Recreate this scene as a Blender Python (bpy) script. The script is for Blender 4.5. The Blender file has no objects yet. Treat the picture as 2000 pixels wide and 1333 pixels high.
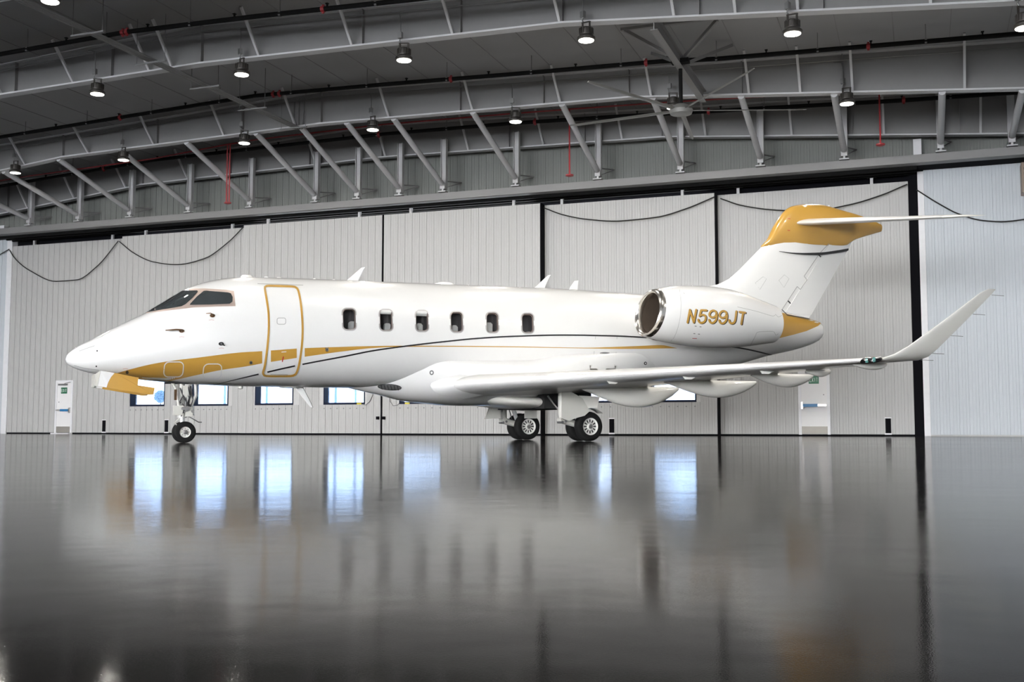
import bpy, bmesh, math, random
import numpy as np
from mathutils import Vector, Matrix
from mathutils.bvhtree import BVHTree
from mathutils.geometry import delaunay_2d_cdt

# ------------------------------------------------------------------ camera, world, exposure
SC = bpy.context.scene
COL = SC.collection
F = 2154.0; HZ = 834.0; CH = 0.32            # focal length in pixels of a 2000 px wide frame, horizon row, camera height
PIT = math.atan((HZ - 666.5) / F)
cam_d = bpy.data.cameras.new('camera'); cam = bpy.data.objects.new('camera', cam_d); COL.objects.link(cam)
cam_d.sensor_width = 36.0; cam_d.lens = F / 2000.0 * 36.0; cam_d.clip_end = 600; cam_d.clip_start = 0.05
cam.location = (0, 0, CH); cam.rotation_euler = (math.pi / 2 + PIT, 0, 0)
SC.camera = cam

SKY_STRENGTH = 32.0
LAMP_WATTS = 160.0
EXPOSURE = 0.0
world = bpy.data.worlds.new('overcast_sky'); SC.world = world; world.use_nodes = True
_nt = world.node_tree; _bg = _nt.nodes['Background']
_bg.inputs[0].default_value = (0.97, 0.98, 1.0, 1); _bg.inputs[1].default_value = SKY_STRENGTH
vs = SC.view_settings
vs.view_transform = 'Standard'; vs.look = 'None'; vs.gamma = 1.0; vs.exposure = EXPOSURE; vs.use_curve_mapping = False

random.seed(7)
cP, sP = math.cos(PIT), math.sin(PIT)
CO = Vector((0, 0, CH))
def ray(x, y):
    u = (x - 1000) / F; v = (666.5 - y) / F
    return Vector((u, cP - v * sP, sP + v * cP))

# wall frame: w along the door wall (to the right), n away from the camera, z up
WM = 0.372; WL = math.hypot(1, WM)
ND = Vector((WM / WL, 1 / WL, 0)); WD = Vector((1 / WL, -WM / WL, 0))
WROT = -math.atan(WM)
NW = 42.0 / WL                                # normal distance of the rearmost door plane
def wn(x, y, n):
    r = ray(x, y); p = CO + r * (n / r.dot(ND)); return p.dot(WD), p.z
def wnz(x, y, z):
    r = ray(x, y); p = CO + r * ((z - CH) / r.z); return p.dot(WD), p.dot(ND)
# aircraft frame: s aft from the nose wheel, t to port (towards the viewer), z up; local y = -t
PSI = math.radians(26)
AA = Vector((math.cos(PSI), math.sin(PSI), 0)); TT = Vector((math.sin(PSI), -math.cos(PSI), 0))
_r = ray(357, HZ); GP = _r * (22.2 / _r.y); GP.z = 0
def ap(x, y, t):
    r = ray(x, y); d = (t - (CO - GP).dot(TT)) / r.dot(TT); p = CO + r * d
    return (p - GP).dot(AA), p.z
A_INV = Matrix.Rotation(-PSI, 4, 'Z') @ Matrix.Translation(-GP)
CO_A = A_INV @ CO
A_R = Matrix.Rotation(-PSI, 3, 'Z')
def ray_a(x, y):
    return (A_R @ ray(x, y)).normalized()

# ------------------------------------------------------------------ materials
def mat(name, col, rough=0.5, metal=0.0, coat=0.0, var=0.06, scale=6.0, bump=0.0, bscale=40.0, spec=0.5, emis=None, estr=0.0):
    m = bpy.data.materials.new(name); m.use_nodes = True
    nt = m.node_tree; b = nt.nodes['Principled BSDF']
    b.inputs['Roughness'].default_value = rough; b.inputs['Metallic'].default_value = metal
    b.inputs['Coat Weight'].default_value = coat; b.inputs['Coat Roughness'].default_value = 0.04
    b.inputs['Specular IOR Level'].default_value = spec
    tc = nt.nodes.new('ShaderNodeTexCoord'); nz = nt.nodes.new('ShaderNodeTexNoise')
    nz.inputs['Scale'].default_value = scale; nz.inputs['Detail'].default_value = 4
    nt.links.new(tc.outputs['Object'], nz.inputs['Vector'])
    mx = nt.nodes.new('ShaderNodeMix'); mx.data_type = 'RGBA'
    c = Vector(col[:3])
    mx.inputs[6].default_value = (*(c * (1 - var)), 1); mx.inputs[7].default_value = (*[min(1, q) for q in c * (1 + var)], 1)
    nt.links.new(nz.outputs['Fac'], mx.inputs[0]); nt.links.new(mx.outputs[2], b.inputs['Base Color'])
    if bump:
        n2 = nt.nodes.new('ShaderNodeTexNoise'); n2.inputs['Scale'].default_value = bscale
        nt.links.new(tc.outputs['Object'], n2.inputs['Vector'])
        bp = nt.nodes.new('ShaderNodeBump'); bp.inputs['Strength'].default_value = bump; bp.inputs['Distance'].default_value = 0.01
        nt.links.new(n2.outputs['Fac'], bp.inputs['Height']); nt.links.new(bp.outputs['Normal'], b.inputs['Normal'])
    if emis:
        b.inputs['Emission Color'].default_value = (*emis, 1); b.inputs['Emission Strength'].default_value = estr
    return m

def glass_mat(name, tint, refl=1.0):
    m = bpy.data.materials.new(name); m.use_nodes = True
    nt = m.node_tree; nt.nodes.remove(nt.nodes['Principled BSDF']); out = nt.nodes['Material Output']
    tr = nt.nodes.new('ShaderNodeBsdfTransparent'); tr.inputs[0].default_value = (*tint, 1)
    gl = nt.nodes.new('ShaderNodeBsdfGlossy'); gl.inputs['Roughness'].default_value = 0.02
    fr = nt.nodes.new('ShaderNodeFresnel'); fr.inputs[0].default_value = 1.0 + 0.5 * refl
    mx = nt.nodes.new('ShaderNodeMixShader')
    nt.links.new(fr.outputs[0], mx.inputs[0]); nt.links.new(tr.outputs[0], mx.inputs[1]); nt.links.new(gl.outputs[0], mx.inputs[2])
    nt.links.new(mx.outputs[0], out.inputs[0])
    return m

M = {}
M['white'] = mat('aircraft_white_paint', (.86, .855, .84), .28, coat=1.0, var=.01)
M['cream'] = mat('aircraft_cream_underside', (.87, .855, .80), .35, coat=.6, var=.015)
M['gold'] = mat('gold_paint', (.56, .315, .06), .3, coat=.8, var=.03)
M['black'] = mat('black_paint', (.012, .012, .014), .3, coat=.5, var=.1)
M['chrome'] = mat('polished_metal', (.88, .87, .85), .25, metal=.22, var=.03)
M['alu'] = mat('brushed_metal', (.55, .53, .51), .35, metal=1.0, var=.08)
M['bronze'] = mat('bronzed_probe', (.16, .09, .045), .4, metal=.6)
M['beige'] = mat('bare_window_frame', (.56, .44, .38), .42, metal=.35, var=.08, scale=30)
M['seam'] = mat('panel_seam', (.35, .35, .34), .5)
M['gearpaint'] = mat('landing_gear_grey', (.62, .61, .56), .4, coat=.3, var=.04)
M['hubpaint'] = mat('wheel_hub_white', (.70, .69, .65), .4, coat=.2)
M['tyre'] = mat('tyre_rubber', (.008, .008, .008), .8, spec=.25, bump=.2, bscale=60)
M['dark'] = mat('cavity_shade', (.015, .015, .015), .8)  # near-black colour stands in for shade inside wells and slots
M['inlet'] = mat('engine_inlet_liner', (.11, .085, .065), .5, metal=.3)
M['cabin'] = mat('cabin_interior_dark', (.16, .15, .15), .7)
M['rim'] = mat('window_rim_silver', (.52, .50, .49), .35, metal=.4)
M['seat'] = mat('cabin_seat_leather', (.88, .87, .84), .5)
M['cockpit'] = mat('cockpit_glass', (.045, .052, .055), .04, coat=1.0, var=.3, scale=3)
M['red'] = mat('red_mark', (.5, .03, .03), .4)
M['hose'] = mat('brake_hose', (.03, .03, .035), .5)
M['glass'] = glass_mat('cabin_glass', (.97, .98, .98), .8)
M['pane'] = glass_mat('window_glass', (.27, .32, .39))
M['teal'] = mat('lamp_lens_teal', (.12, .3, .28), .1, coat=1)
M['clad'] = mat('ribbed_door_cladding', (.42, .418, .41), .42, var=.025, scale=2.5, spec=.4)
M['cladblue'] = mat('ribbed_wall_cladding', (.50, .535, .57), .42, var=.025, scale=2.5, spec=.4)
M['gable'] = mat('gable_panel_dimmed', (.17, .178, .167), .55, var=.05, scale=2)  # darker than the door cladding: the dimmer light up here is in the colour
M['core'] = mat('door_core', (.5, .5, .49), .6)
M['navy'] = mat('navy_window_frame', (.006, .010, .028), .6, spec=.2)
M['rubber_and_gap'] = mat('black_rubber_and_gap_shade', (.005, .005, .007), .9, spec=.1)  # also colours the sheets that stand in for shaded door gaps
M['trimwhite'] = mat('white_flashing', (.72, .72, .74), .4)
M['ceil'] = mat('ceiling_liner', (.30, .30, .305), .75, var=.10, scale=.35, bump=.25, bscale=2.2)
M['steel'] = mat('painted_rafter_steel', (.20, .196, .197), .5, var=.04)
M['tube'] = mat('painted_brace_steel', (.50, .50, .51), .45, var=.03)
M['pipe'] = mat('black_sprinkler_pipe', (.006, .006, .006), .8, spec=.15)
M['redpipe'] = mat('red_pipe', (.30, .02, .025), .45)
M['conduit'] = mat('grey_conduit', (.20, .20, .20), .45, metal=.5)
M['lamphouse'] = mat('lamp_housing', (.055, .05, .045), .45, metal=.4)
M['lens'] = mat('lamp_lens', (1, .97, .9), .4, emis=(1.0, .96, .86), estr=9.0)
M['chromelip'] = mat('mirror_inlet_lip', (.80, .77, .73), .22, metal=1.0, var=.05, scale=9)
M['fan'] = mat('fan_blade', (.20, .20, .195), .4, metal=.3)
M['doorwhite'] = mat('white_door_leaf', (.74, .73, .73), .4, var=.02)
M['kick'] = mat('kick_plate', (.34, .32, .29), .55, metal=.6)
M['blue'] = mat('blue_push_bar', (.02, .16, .36), .4)
M['green'] = mat('exit_sign_green', (.01, .12, .055), .4)
M['signwhite'] = mat('exit_sign_white', (.8, .85, .8), .4)
M['cable'] = mat('black_cable', (.01, .01, .01), .5)
M['apron'] = mat('apron_concrete', (.42, .43, .45), .8, var=.08, scale=.3)
M['carbody'] = mat('car_paint', (.25, .36, .55), .3, coat=1)
M['carglass'] = mat('car_glass', (.05, .08, .12), .1)
M['leaf'] = mat('tree_leaves', (.16, .24, .30), .8, var=.3)
M['bark'] = mat('tree_bark', (.12, .10, .09), .9)
M['heater'] = mat('heater_casing', (.22, .17, .13), .5)

SW, MR, RP = .0042, .0010, .00007            # floor swell, medium waves and ripple heights
def floor_mat():
    m = bpy.data.materials.new('polished_concrete_floor'); m.use_nodes = True
    nt = m.node_tree; b = nt.nodes['Principled BSDF']; L = nt.links.new
    tc = nt.nodes.new('ShaderNodeTexCoord')
    def noise(sc, det, vec=None, rough=.55):
        q = nt.nodes.new('ShaderNodeTexNoise'); q.inputs['Scale'].default_value = sc; q.inputs['Detail'].default_value = det
        q.inputs['Roughness'].default_value = rough
        L(vec if vec else tc.outputs['Object'], q.inputs['Vector']); return q
    n1 = noise(.22, 6); n2 = noise(2.2, 8)
    r1 = nt.nodes.new('ShaderNodeValToRGB'); r1.color_ramp.elements[0].position = .3; r1.color_ramp.elements[1].position = .72
    r1.color_ramp.elements[0].color = (.017, .0148, .0138, 1); r1.color_ramp.elements[1].color = (.031, .0275, .0255, 1)
    L(n1.outputs['Fac'], r1.inputs[0])
    mx = nt.nodes.new('ShaderNodeMix'); mx.data_type = 'RGBA'; mx.blend_type = 'MULTIPLY'; mx.inputs[0].default_value = .5
    r2 = nt.nodes.new('ShaderNodeValToRGB'); r2.color_ramp.elements[0].color = (.65, .64, .63, 1); r2.color_ramp.elements[1].color = (1.15, 1.14, 1.12, 1)
    L(n2.outputs['Fac'], r2.inputs[0]); L(r1.outputs[0], mx.inputs[6]); L(r2.outputs[0], mx.inputs[7])
    L(mx.outputs[2], b.inputs['Base Color'])
    rr = nt.nodes.new('ShaderNodeMapRange'); rr.inputs['To Min'].default_value = .05; rr.inputs['To Max'].default_value = .10
    L(n1.outputs['Fac'], rr.inputs['Value']); L(rr.outputs[0], b.inputs['Roughness'])
    b.inputs['IOR'].default_value = 1.075
    # trowel waviness: slow swells plus fine ripples, heights in metres
    n3 = noise(.7, 2); n4 = noise(330.0, 1); n5 = noise(3.0, 2)
    def scaled(q, k):
        a = nt.nodes.new('ShaderNodeMath'); a.operation = 'MULTIPLY'; a.inputs[1].default_value = k; L(q.outputs['Fac'], a.inputs[0]); return a
    def plus(a, b2):
        q = nt.nodes.new('ShaderNodeMath'); q.operation = 'ADD'; L(a.outputs[0], q.inputs[0]); L(b2.outputs[0], q.inputs[1]); return q
    ad = plus(plus(scaled(n3, SW), scaled(n5, MR)), scaled(n4, RP))
    bp = nt.nodes.new('ShaderNodeBump'); bp.inputs['Strength'].default_value = 1.0; bp.inputs['Distance'].default_value = 1.0
    L(ad.outputs[0], bp.inputs['Height']); L(bp.outputs['Normal'], b.inputs['Normal'])
    return m
M['floor'] = floor_mat()

# ------------------------------------------------------------------ mesh helpers
class MB:
    def __init__(s): s.v = []; s.f = []
    def add(s, vs_, fs):
        o = len(s.v); s.v += [tuple(p) for p in vs_]; s.f += [tuple(i + o for i in f) for f in fs]; return s
    def box(s, x0, x1, y0, y1, z0, z1):
        v = [(x, y, z) for z in (z0, z1) for y in (y0, y1) for x in (x0, x1)]
        return s.add(v, [(0, 2, 3, 1), (4, 5, 7, 6), (0, 1, 5, 4), (2, 6, 7, 3), (0, 4, 6, 2), (1, 3, 7, 5)])
    def tube(s, pts, r, seg=8, cap=True):
        pts = [Vector(p) for p in pts]; n = len(pts)
        rs = r if isinstance(r, (list, tuple)) else [r] * n
        rings = []; ref = None
        for i, p in enumerate(pts):
            d = (pts[min(i + 1, n - 1)] - pts[max(i - 1, 0)]).normalized()
            if ref is None:
                ref = Vector((0, 0, 1)) if abs(d.z) < .9 else Vector((1, 0, 0))
            a = d.cross(ref).normalized(); b = a.cross(d).normalized(); ref = b
            rings.append([p + (a * math.cos(2 * math.pi * k / seg) + b * math.sin(2 * math.pi * k / seg)) * rs[i] for k in range(seg)])
        return s.loft(rings, cap, cap)
    def loft(s, rings, cap0=True, cap1=True, closed=True):
        m = len(rings[0]); v = [p for r in rings for p in r]; f = []
        for i in range(len(rings) - 1):
            for k in range(m if closed else m - 1):
                a = i * m + k; b = i * m + (k + 1) % m
                f.append((a, b, b + m, a + m))
        if cap0: f.append(tuple(range(m))[::-1])
        if cap1: f.append(tuple((len(rings) - 1) * m + k for k in range(m)))
        return s.add(v, f)
    def lathe(s, prof, axis='z', c=(0, 0, 0), seg=24, cap=False):
        rings = []
        for (h, r) in prof:
            ring = []
            for k in range(seg):
                a = 2 * math.pi * k / seg; p, q = r * math.cos(a), r * math.sin(a)
                ring.append({'z': (c[0] + p, c[1] + q, c[2] + h), 'x': (c[0] + h, c[1] + p, c[2] + q), 'y': (c[0] + q, c[1] + h, c[2] + p)}[axis])
            rings.append(ring)
        return s.loft(rings, cap, cap)
    def prism(s, poly, d):                      # poly: 3d points, d: extrusion vector
        n = len(poly); d = Vector(d); v = [Vector(p) for p in poly]; v += [p + d for p in v]
        f = [tuple(range(n)), tuple(range(2 * n - 1, n - 1, -1))] + [(i, i + n, (i + 1) % n + n, (i + 1) % n) for i in range(n)]
        return s.add(v, f)
    def beam(s, a, b, w, h, up=(0, 0, 1)):
        a, b = Vector(a), Vector(b); d = (b - a).normalized(); u = Vector(up); x = d.cross(u).normalized(); u = x.cross(d)
        r = [[p + x * (sx * w / 2) + u * (sz * h / 2) for sx, sz in ((-1, -1), (1, -1), (1, 1), (-1, 1))] for p in (a, b)]
        return s.loft(r)
    def mesh(s, name, m, smooth=False, angle=35):
        me = bpy.data.meshes.new(name); me.from_pydata(s.v, [], s.f); me.update()
        bm = bmesh.new(); bm.from_mesh(me); bmesh.ops.recalc_face_normals(bm, faces=bm.faces); bm.to_mesh(me); bm.free()
        me.materials.append(M[m] if isinstance(m, str) else m)
        if smooth:
            me.polygons.foreach_set('use_smooth', [True] * len(me.polygons))
            me.set_sharp_from_angle(angle=math.radians(angle))
        return me
    def obj(s, name, m, parent=None, smooth=False, angle=35, loc=None, rotz=None):
        return link(name, s.mesh(name, m, smooth, angle), parent, loc, rotz)

def link(name, me, parent=None, loc=None, rotz=None):
    o = bpy.data.objects.new(name, me); COL.objects.link(o)
    if parent: o.parent = parent
    if loc is not None: o.location = loc
    if rotz is not None: o.rotation_euler.z = rotz
    return o
def tag(o, label, cat, group=None, kind=None):
    o['label'] = label; o['category'] = cat
    if group: o['group'] = group
    if kind: o['kind'] = kind
    return o
def wloc(w, n, z=0): return WD * w + ND * n + Vector((0, 0, z))
def wthing(name, w, n, z, label, cat, group=None, kind=None):
    o = link(name, None, None, wloc(w, n, z), WROT); o.empty_display_size = .2
    return tag(o, label, cat, group, kind)
def copy_tree(o, parent=None):
    c = o.copy(); COL.objects.link(c); c.parent = parent
    for ch in list(o.children): copy_tree(ch, c)
    return c
ORD = ['first', 'second', 'third', 'fourth', 'fifth', 'sixth', 'seventh', 'eighth', 'ninth', 'tenth', 'eleventh', 'twelfth', 'thirteenth', 'fourteenth', 'fifteenth', 'sixteenth', 'seventeenth', 'eighteenth']
def pchip(xs, ys):
    xs = np.array(xs, float); ys = np.array(ys, float); h = np.diff(xs); d = np.diff(ys) / h
    m = np.zeros_like(ys); m[0] = d[0]; m[-1] = d[-1]
    for i in range(1, len(xs) - 1):
        m[i] = 0 if d[i - 1] * d[i] <= 0 else 2 * d[i - 1] * d[i] / (d[i - 1] + d[i])
    def f(x):
        x = min(max(x, xs[0]), xs[-1]); i = min(max(int(np.searchsorted(xs, x)) - 1, 0), len(h) - 1)
        t = (x - xs[i]) / h[i]
        return float((1 + 2 * t) * (1 - t) ** 2 * ys[i] + t * (1 - t) ** 2 * h[i] * m[i] + t * t * (3 - 2 * t) * ys[i + 1] + t * t * (t - 1) * h[i] * m[i + 1])
    return f

# ------------------------------------------------------------------ hangar shell
WL0, WR0, NB = -46.0, 6.0, -40.0               # side walls and the open doorway behind the camera
RIDGE = -19.9
def roof_z(w): return 12.35 - .043 * abs(w - RIDGE)
_rb = pchip([-46, -39.4, -36, -31.6, -26, -19.9, -14, -8.6, -4, 0, 3, 6], [9.6, 10.2, 10.52, 10.92, 11.03, 11.14, 11.0, 10.9, 10.5, 10.2, 9.95, 9.7])
def raft_z(w):
    k = [(-46, 9.55), (-31.5, 10.93), (-19.9, 11.14), (-8.6, 10.90), (6, 9.68)]
    for (a, za), (b, zb) in zip(k, k[1:]):
        if a <= w <= b: return za + (zb - za) * (w - a) / (b - a)
    return 9.6
def wobj(mb, name, m, parent=None, smooth=False, label=None, cat=None, kind=None, group=None, angle=35):
    o = mb.obj(name, m, parent, smooth, angle)
    if parent is None: o.rotation_euler.z = WROT
    if label: tag(o, label, cat, group, kind)
    return o

fl = MB().add([(WL0 - .3, NB, 0), (WR0 + .3, NB, 0), (WR0 + .3, NW + .3, 0), (WL0 - .3, NW + .3, 0)], [(0, 1, 2, 3)])
wobj(fl, 'floor', 'floor', label='glossy polished grey concrete hangar floor', cat='floor', kind='structure')
gr = MB().add([(WL0 - 90, NW + .3, -.03), (WR0 + 90, NW + .3, -.03), (WR0 + 90, NW + 160, -.03), (WL0 - 90, NW + 160, -.03)], [(0, 1, 2, 3)])
wobj(gr, 'outdoor_apron', 'apron', label='pale concrete apron outside the hangar windows', cat='ground', kind='structure')
gr = MB().add([(WL0 - 90, -160, -.03), (WR0 + 90, -160, -.03), (WR0 + 90, NB, -.03), (WL0 - 90, NB, -.03)], [(0, 1, 2, 3)])
wobj(gr, 'forecourt', 'apron', label='pale concrete forecourt behind the camera', cat='ground', kind='structure')
ce = MB()
for a, b in ((WL0, RIDGE), (RIDGE, WR0)):
    ce.add([(a, NB, roof_z(a)), (b, NB, roof_z(b)), (b, NW + .3, roof_z(b)), (a, NW + .3, roof_z(a)),
            (a, NB, roof_z(a) + .3), (b, NB, roof_z(b) + .3), (b, NW + .3, roof_z(b) + .3), (a, NW + .3, roof_z(a) + .3)],
           [(0, 1, 2, 3), (7, 6, 5, 4), (0, 4, 5, 1), (2, 6, 7, 3), (0, 3, 7, 4), (1, 5, 6, 2)])
ceil = wobj(ce, 'ceiling', 'ceil', label='grey insulated ceiling liner of the hangar roof', cat='ceiling', kind='structure')
# liner seams running across the bays
for i, w in enumerate(np.arange(-44, 6, 1.5)):
    z = roof_z(w) - .012
    MB().box(w - .008, w + .008, 10, NW - .2, z, z + .02).obj('liner_seam', 'steel', ceil)
for nm, w, side in (('wall_left', WL0, -1), ('wall_right', WR0, 1)):
    b = MB().box(w if side > 0 else w - .3, w + .3 if side > 0 else w, NB, NW + .3, 0, roof_z(w) + .3)
    wobj(b, nm, 'cladblue', label='pale ribbed side wall on the %s of the hangar' % ('left' if side < 0 else 'right'), cat='wall', kind='structure')

# --- ribbed cladding panels, one object for each sheet; unit-height mesh scaled in z
PW = 0.305
def panel_mesh(name, m, width=PW):
    b = MB(); g = .007
    pr = [(0, .018), (g, .018), (g + .004, 0), (width * .33 - .02, 0), (width * .33 - .01, -.004), (width * .33 + .01, -.004), (width * .33 + .02, 0),
          (width * .66 - .02, 0), (width * .66 - .01, -.004), (width * .66 + .01, -.004), (width * .66 + .02, 0), (width - g - .004, 0), (width - g, .018), (width, .018)]
    v = [(x, y, z) for z in (0, 1) for x, y in pr]; n = len(pr)
    b.add(v, [(i, i + 1, n + i + 1, n + i) for i in range(n - 1)])
    return b.mesh(name, m)
PM = {k: panel_mesh('cladding_panel', k) for k in ('clad', 'cladblue', 'gable')}
def clad(parent, key, w0, w1, z0, z1, yf, holes=(), step=PW, name='cladding_panel', topf=None):
    """panels from w0 to w1 (parent's local x), cut round the holes"""
    n = max(1, round((w1 - w0) / step)); st = (w1 - w0) / n
    for i in range(n):
        a = w0 + i * st; b = a + st
        zt = z1 if topf is None else topf((a + b) / 2)
        spans = [(z0, zt)]
        for (h0, h1, hz0, hz1) in holes:
            if a < h1 - .02 and b > h0 + .02:
                spans = [q for (p0, p1) in spans for q in ((p0, min(p1, hz0)), (max(p0, hz1), p1)) if q[1] - q[0] > .02]
        for p0, p1 in spans:
            o = link(name, PM[key], parent, (a, yf, p0)); o.scale = (st / PW, 1, p1 - p0)

# --- hangar door leaves
DT = 8.65
def leaf(idx, px0, px1, off, wins, label, right_edge=False, left_edge=False, doors=(), ext0=0., ext1=0., vents=()):
    n = NW - off
    w0 = wn(px0, 849, n)[0] - ext0; w1 = wn(px1, 849, n)[0] + ext1
    o = wthing('door_%d' % idx, w0, n, 0, label, 'hangar door', kind='structure')
    L = w1 - w0; holes = []
    for (a, b) in wins:
        # the reveal's right edge and the visible left edge come from the photograph at the face of the leaf
        ha = wn(a, 790, n)[0] - w0; hb = wn(b, 790, n)[0] - w0
        holes.append((ha, hb, WZ0, WZ1))
    zb = .06
    clad(o, 'clad', 0, L, zb, DT, 0, holes)
    # core boxes round the holes
    xs = sorted({0., L} | {h[0] for h in holes} | {h[1] for h in holes}); core = MB()
    for a, b in zip(xs, xs[1:]):
        hh = [h for h in holes if h[0] <= a + 1e-6 and h[1] >= b - 1e-6]
        if hh:
            core.box(a, b, .035, .34, zb, hh[0][2]); core.box(a, b, .035, .34, hh[0][3], DT)
        else: core.box(a, b, .035, .34, zb, DT)
    core.obj('leaf_core', 'core', o)
    MB().box(0, L, .02, .3, 0.0, zb).obj('bottom_seal', 'rubber_and_gap', o)
    if right_edge: MB().box(L, L + .035, -.01, .42, 0, DT + .02).obj('edge_seal', 'rubber_and_gap', o)
    if left_edge: MB().box(-.035, 0, -.01, .36, 0, DT + .02).obj('edge_seal', 'rubber_and_gap', o)
    for q in (.17, .83):                        # guide rollers on the top edge
        MB().box(L * q - .05, L * q + .05, .1, .2, DT, DT + .28).box(L * q - .16, L * q + .16, .06, .24, DT + .26, DT + .33).obj('guide_roller', 'tube', o)
    # a row of screws under the windows
    for h in holes:
        m = MB()
        k = int((h[1] - h[0]) / .3)
        for i in range(k + 1):
            x = h[0] + .05 + i * (h[1] - h[0] - .1) / max(1, k)
            m.box(x - .02, x + .02, -.012, 0, h[2] - .17, h[2] - .13)
        m.obj('screw_row', 'conduit', o)
    for v in vents:
        x = wn(v, 840, n)[0] - w0
        vm = MB().box(x - .09, x + .09, -.012, .005, .10, .60).obj('floor_vent', 'rubber_and_gap', o)
        MB().box(x - .11, x + .11, -.014, .004, .60, .635).box(x - .11, x + .11, -.014, .004, .05, .10).obj('vent_trim', 'trimwhite', vm)
        for k in range(6): MB().box(x - .08, x + .08, -.02, -.011, .14 + k * .075, .165 + k * .075).obj('louvre', 'rubber_and_gap', vm)
    return o, w0, n, holes
WZ0, WZ1 = 1.19, 3.25
leaves = []
WIN_PX = {2: ((253, 321), (374, 445)), 3: ((497, 572), (631, 712)), 4: ((779, 862), (930, 1014)), 5: ((1103, 1195), (1271, 1360))}
leaves.append(leaf(1, 12, 228, 0, (), 'leftmost white ribbed hangar door leaf with an exit door', ext1=.5, vents=(203,)))
leaves.append(leaf(2, 228, 468, .42, WIN_PX[2], 'white ribbed hangar door leaf behind the nose of the jet', ext1=.5, vents=(325,)))
leaves.append(leaf(3, 468, 743, .85, WIN_PX[3], 'white ribbed hangar door leaf behind the forward cabin, left of the centre joint', right_edge=True))
leaves.append(leaf(4, 746, 1056, .85, WIN_PX[4], 'white ribbed hangar door leaf behind the cabin windows, right of the centre joint', right_edge=True))
leaves.append(leaf(5, 1058, 1402, .42, WIN_PX[5], 'white ribbed hangar door leaf behind the engine of the jet', right_edge=True, ext0=.4, vents=(1195,)))
leaves.append(leaf(6, 1405, 1787, 0, (), 'rightmost white ribbed hangar door leaf behind the tail fin', ext0=.4, vents=(1735,)))
# fixed wall left and right of the doors
wr0 = wn(1806, 849, NW)[0]
wf = wthing('wall_front_right', wr0, NW, 0, 'pale blue-grey ribbed wall right of the hangar doors', 'wall', kind='structure')
clad(wf, 'cladblue', wn(1818, 849, NW)[0] - wr0, WR0 - wr0, .05, 9.0, 0)
MB().box(wn(1818, 849, NW)[0] - wr0, WR0 - wr0, .035, .3, 0, 9.0).obj('wall_core', 'core', wf)
wl1 = wn(12, 849, NW)[0]
wf2 = wthing('wall_front_left', wl1, NW, 0, 'pale blue-grey ribbed wall left of the hangar doors', 'wall', kind='structure')
clad(wf2, 'cladblue', WL0 - wl1, -.3, .05, 9.0, 0)
MB().box(WL0 - wl1, -.3, .035, .3, 0, 9.0).obj('wall_core', 'core', wf2)
wobj(MB().box(wr0, wn(1818.5, 849, NW)[0], NW - .03, NW + .1, 0, 8.95), 'trim_1', 'trimwhite', label='white vertical flashing right of the black door gap', cat='trim', kind='structure')
wobj(MB().box(wn(1787, 849, NW)[0], wr0, NW + .04, NW + .2, 0, 8.95), 'trim_2', 'rubber_and_gap', label='wide black strip standing in for the shaded door gap under the right of the header', cat='trim', kind='structure')  # solid black strip painted in place of the shade in the gap
wobj(MB().box(wl1 - .3, wl1, NW - .03, NW + .3, 0, 9.05), 'trim_3', 'trimwhite', label='white vertical flashing at the left end of the hangar doors', cat='trim', kind='structure')
wobj(MB().box(wl1 - .6, wr0 + .2, NW + .36, NW + .5, 8.3, 9.4), 'trim_4', 'rubber_and_gap', label='black panel standing in for the shaded gap along the tops of the hangar doors', cat='trim', kind='structure')  # black back panel stands in for the dark cavity over the doors

# windows: deep navy reveal and a pane
wi = 0
WLAB = ['under the nose of the jet', 'right of the nose landing gear', 'under the passenger door', 'under the forward cabin', 'left of the belly fairing', 'behind the belly fairing', 'behind the main landing gear', 'behind the inner flap fairing']
for (o, w0, n, holes) in leaves:
    for h in holes:
        t = wthing('window_%d' % (wi + 1), w0 + (h[0] + h[1]) / 2, n, WZ0, 'navy framed hangar window ' + WLAB[wi], 'window', kind='structure')
        hw = (h[1] - h[0]) / 2; hh = WZ1 - WZ0; e = .05
        fm = MB().box(-hw, -hw + e, .02, .40, 0, hh).box(hw - e, hw, .02, .40, 0, hh).box(-hw + e, hw - e, .02, .40, 0, e + .03).box(-hw + e, hw - e, .02, .40, hh - e, hh)
        fm.obj('window_frame', 'navy', t)
        MB().box(-hw + e, hw - e, .345, .36, e + .03, hh - e).obj('pane', 'pane', t)
        if wi in (3, 4):                        # small yellow sticker on the sill
            x = hw - .35 if wi == 3 else -hw + .25
            MB().box(x, x + .2, .012, .02, .0, .06).obj('sill_sticker', mat('yellow_sticker', (.6, .5, .02)), t)
        wi += 1

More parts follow.
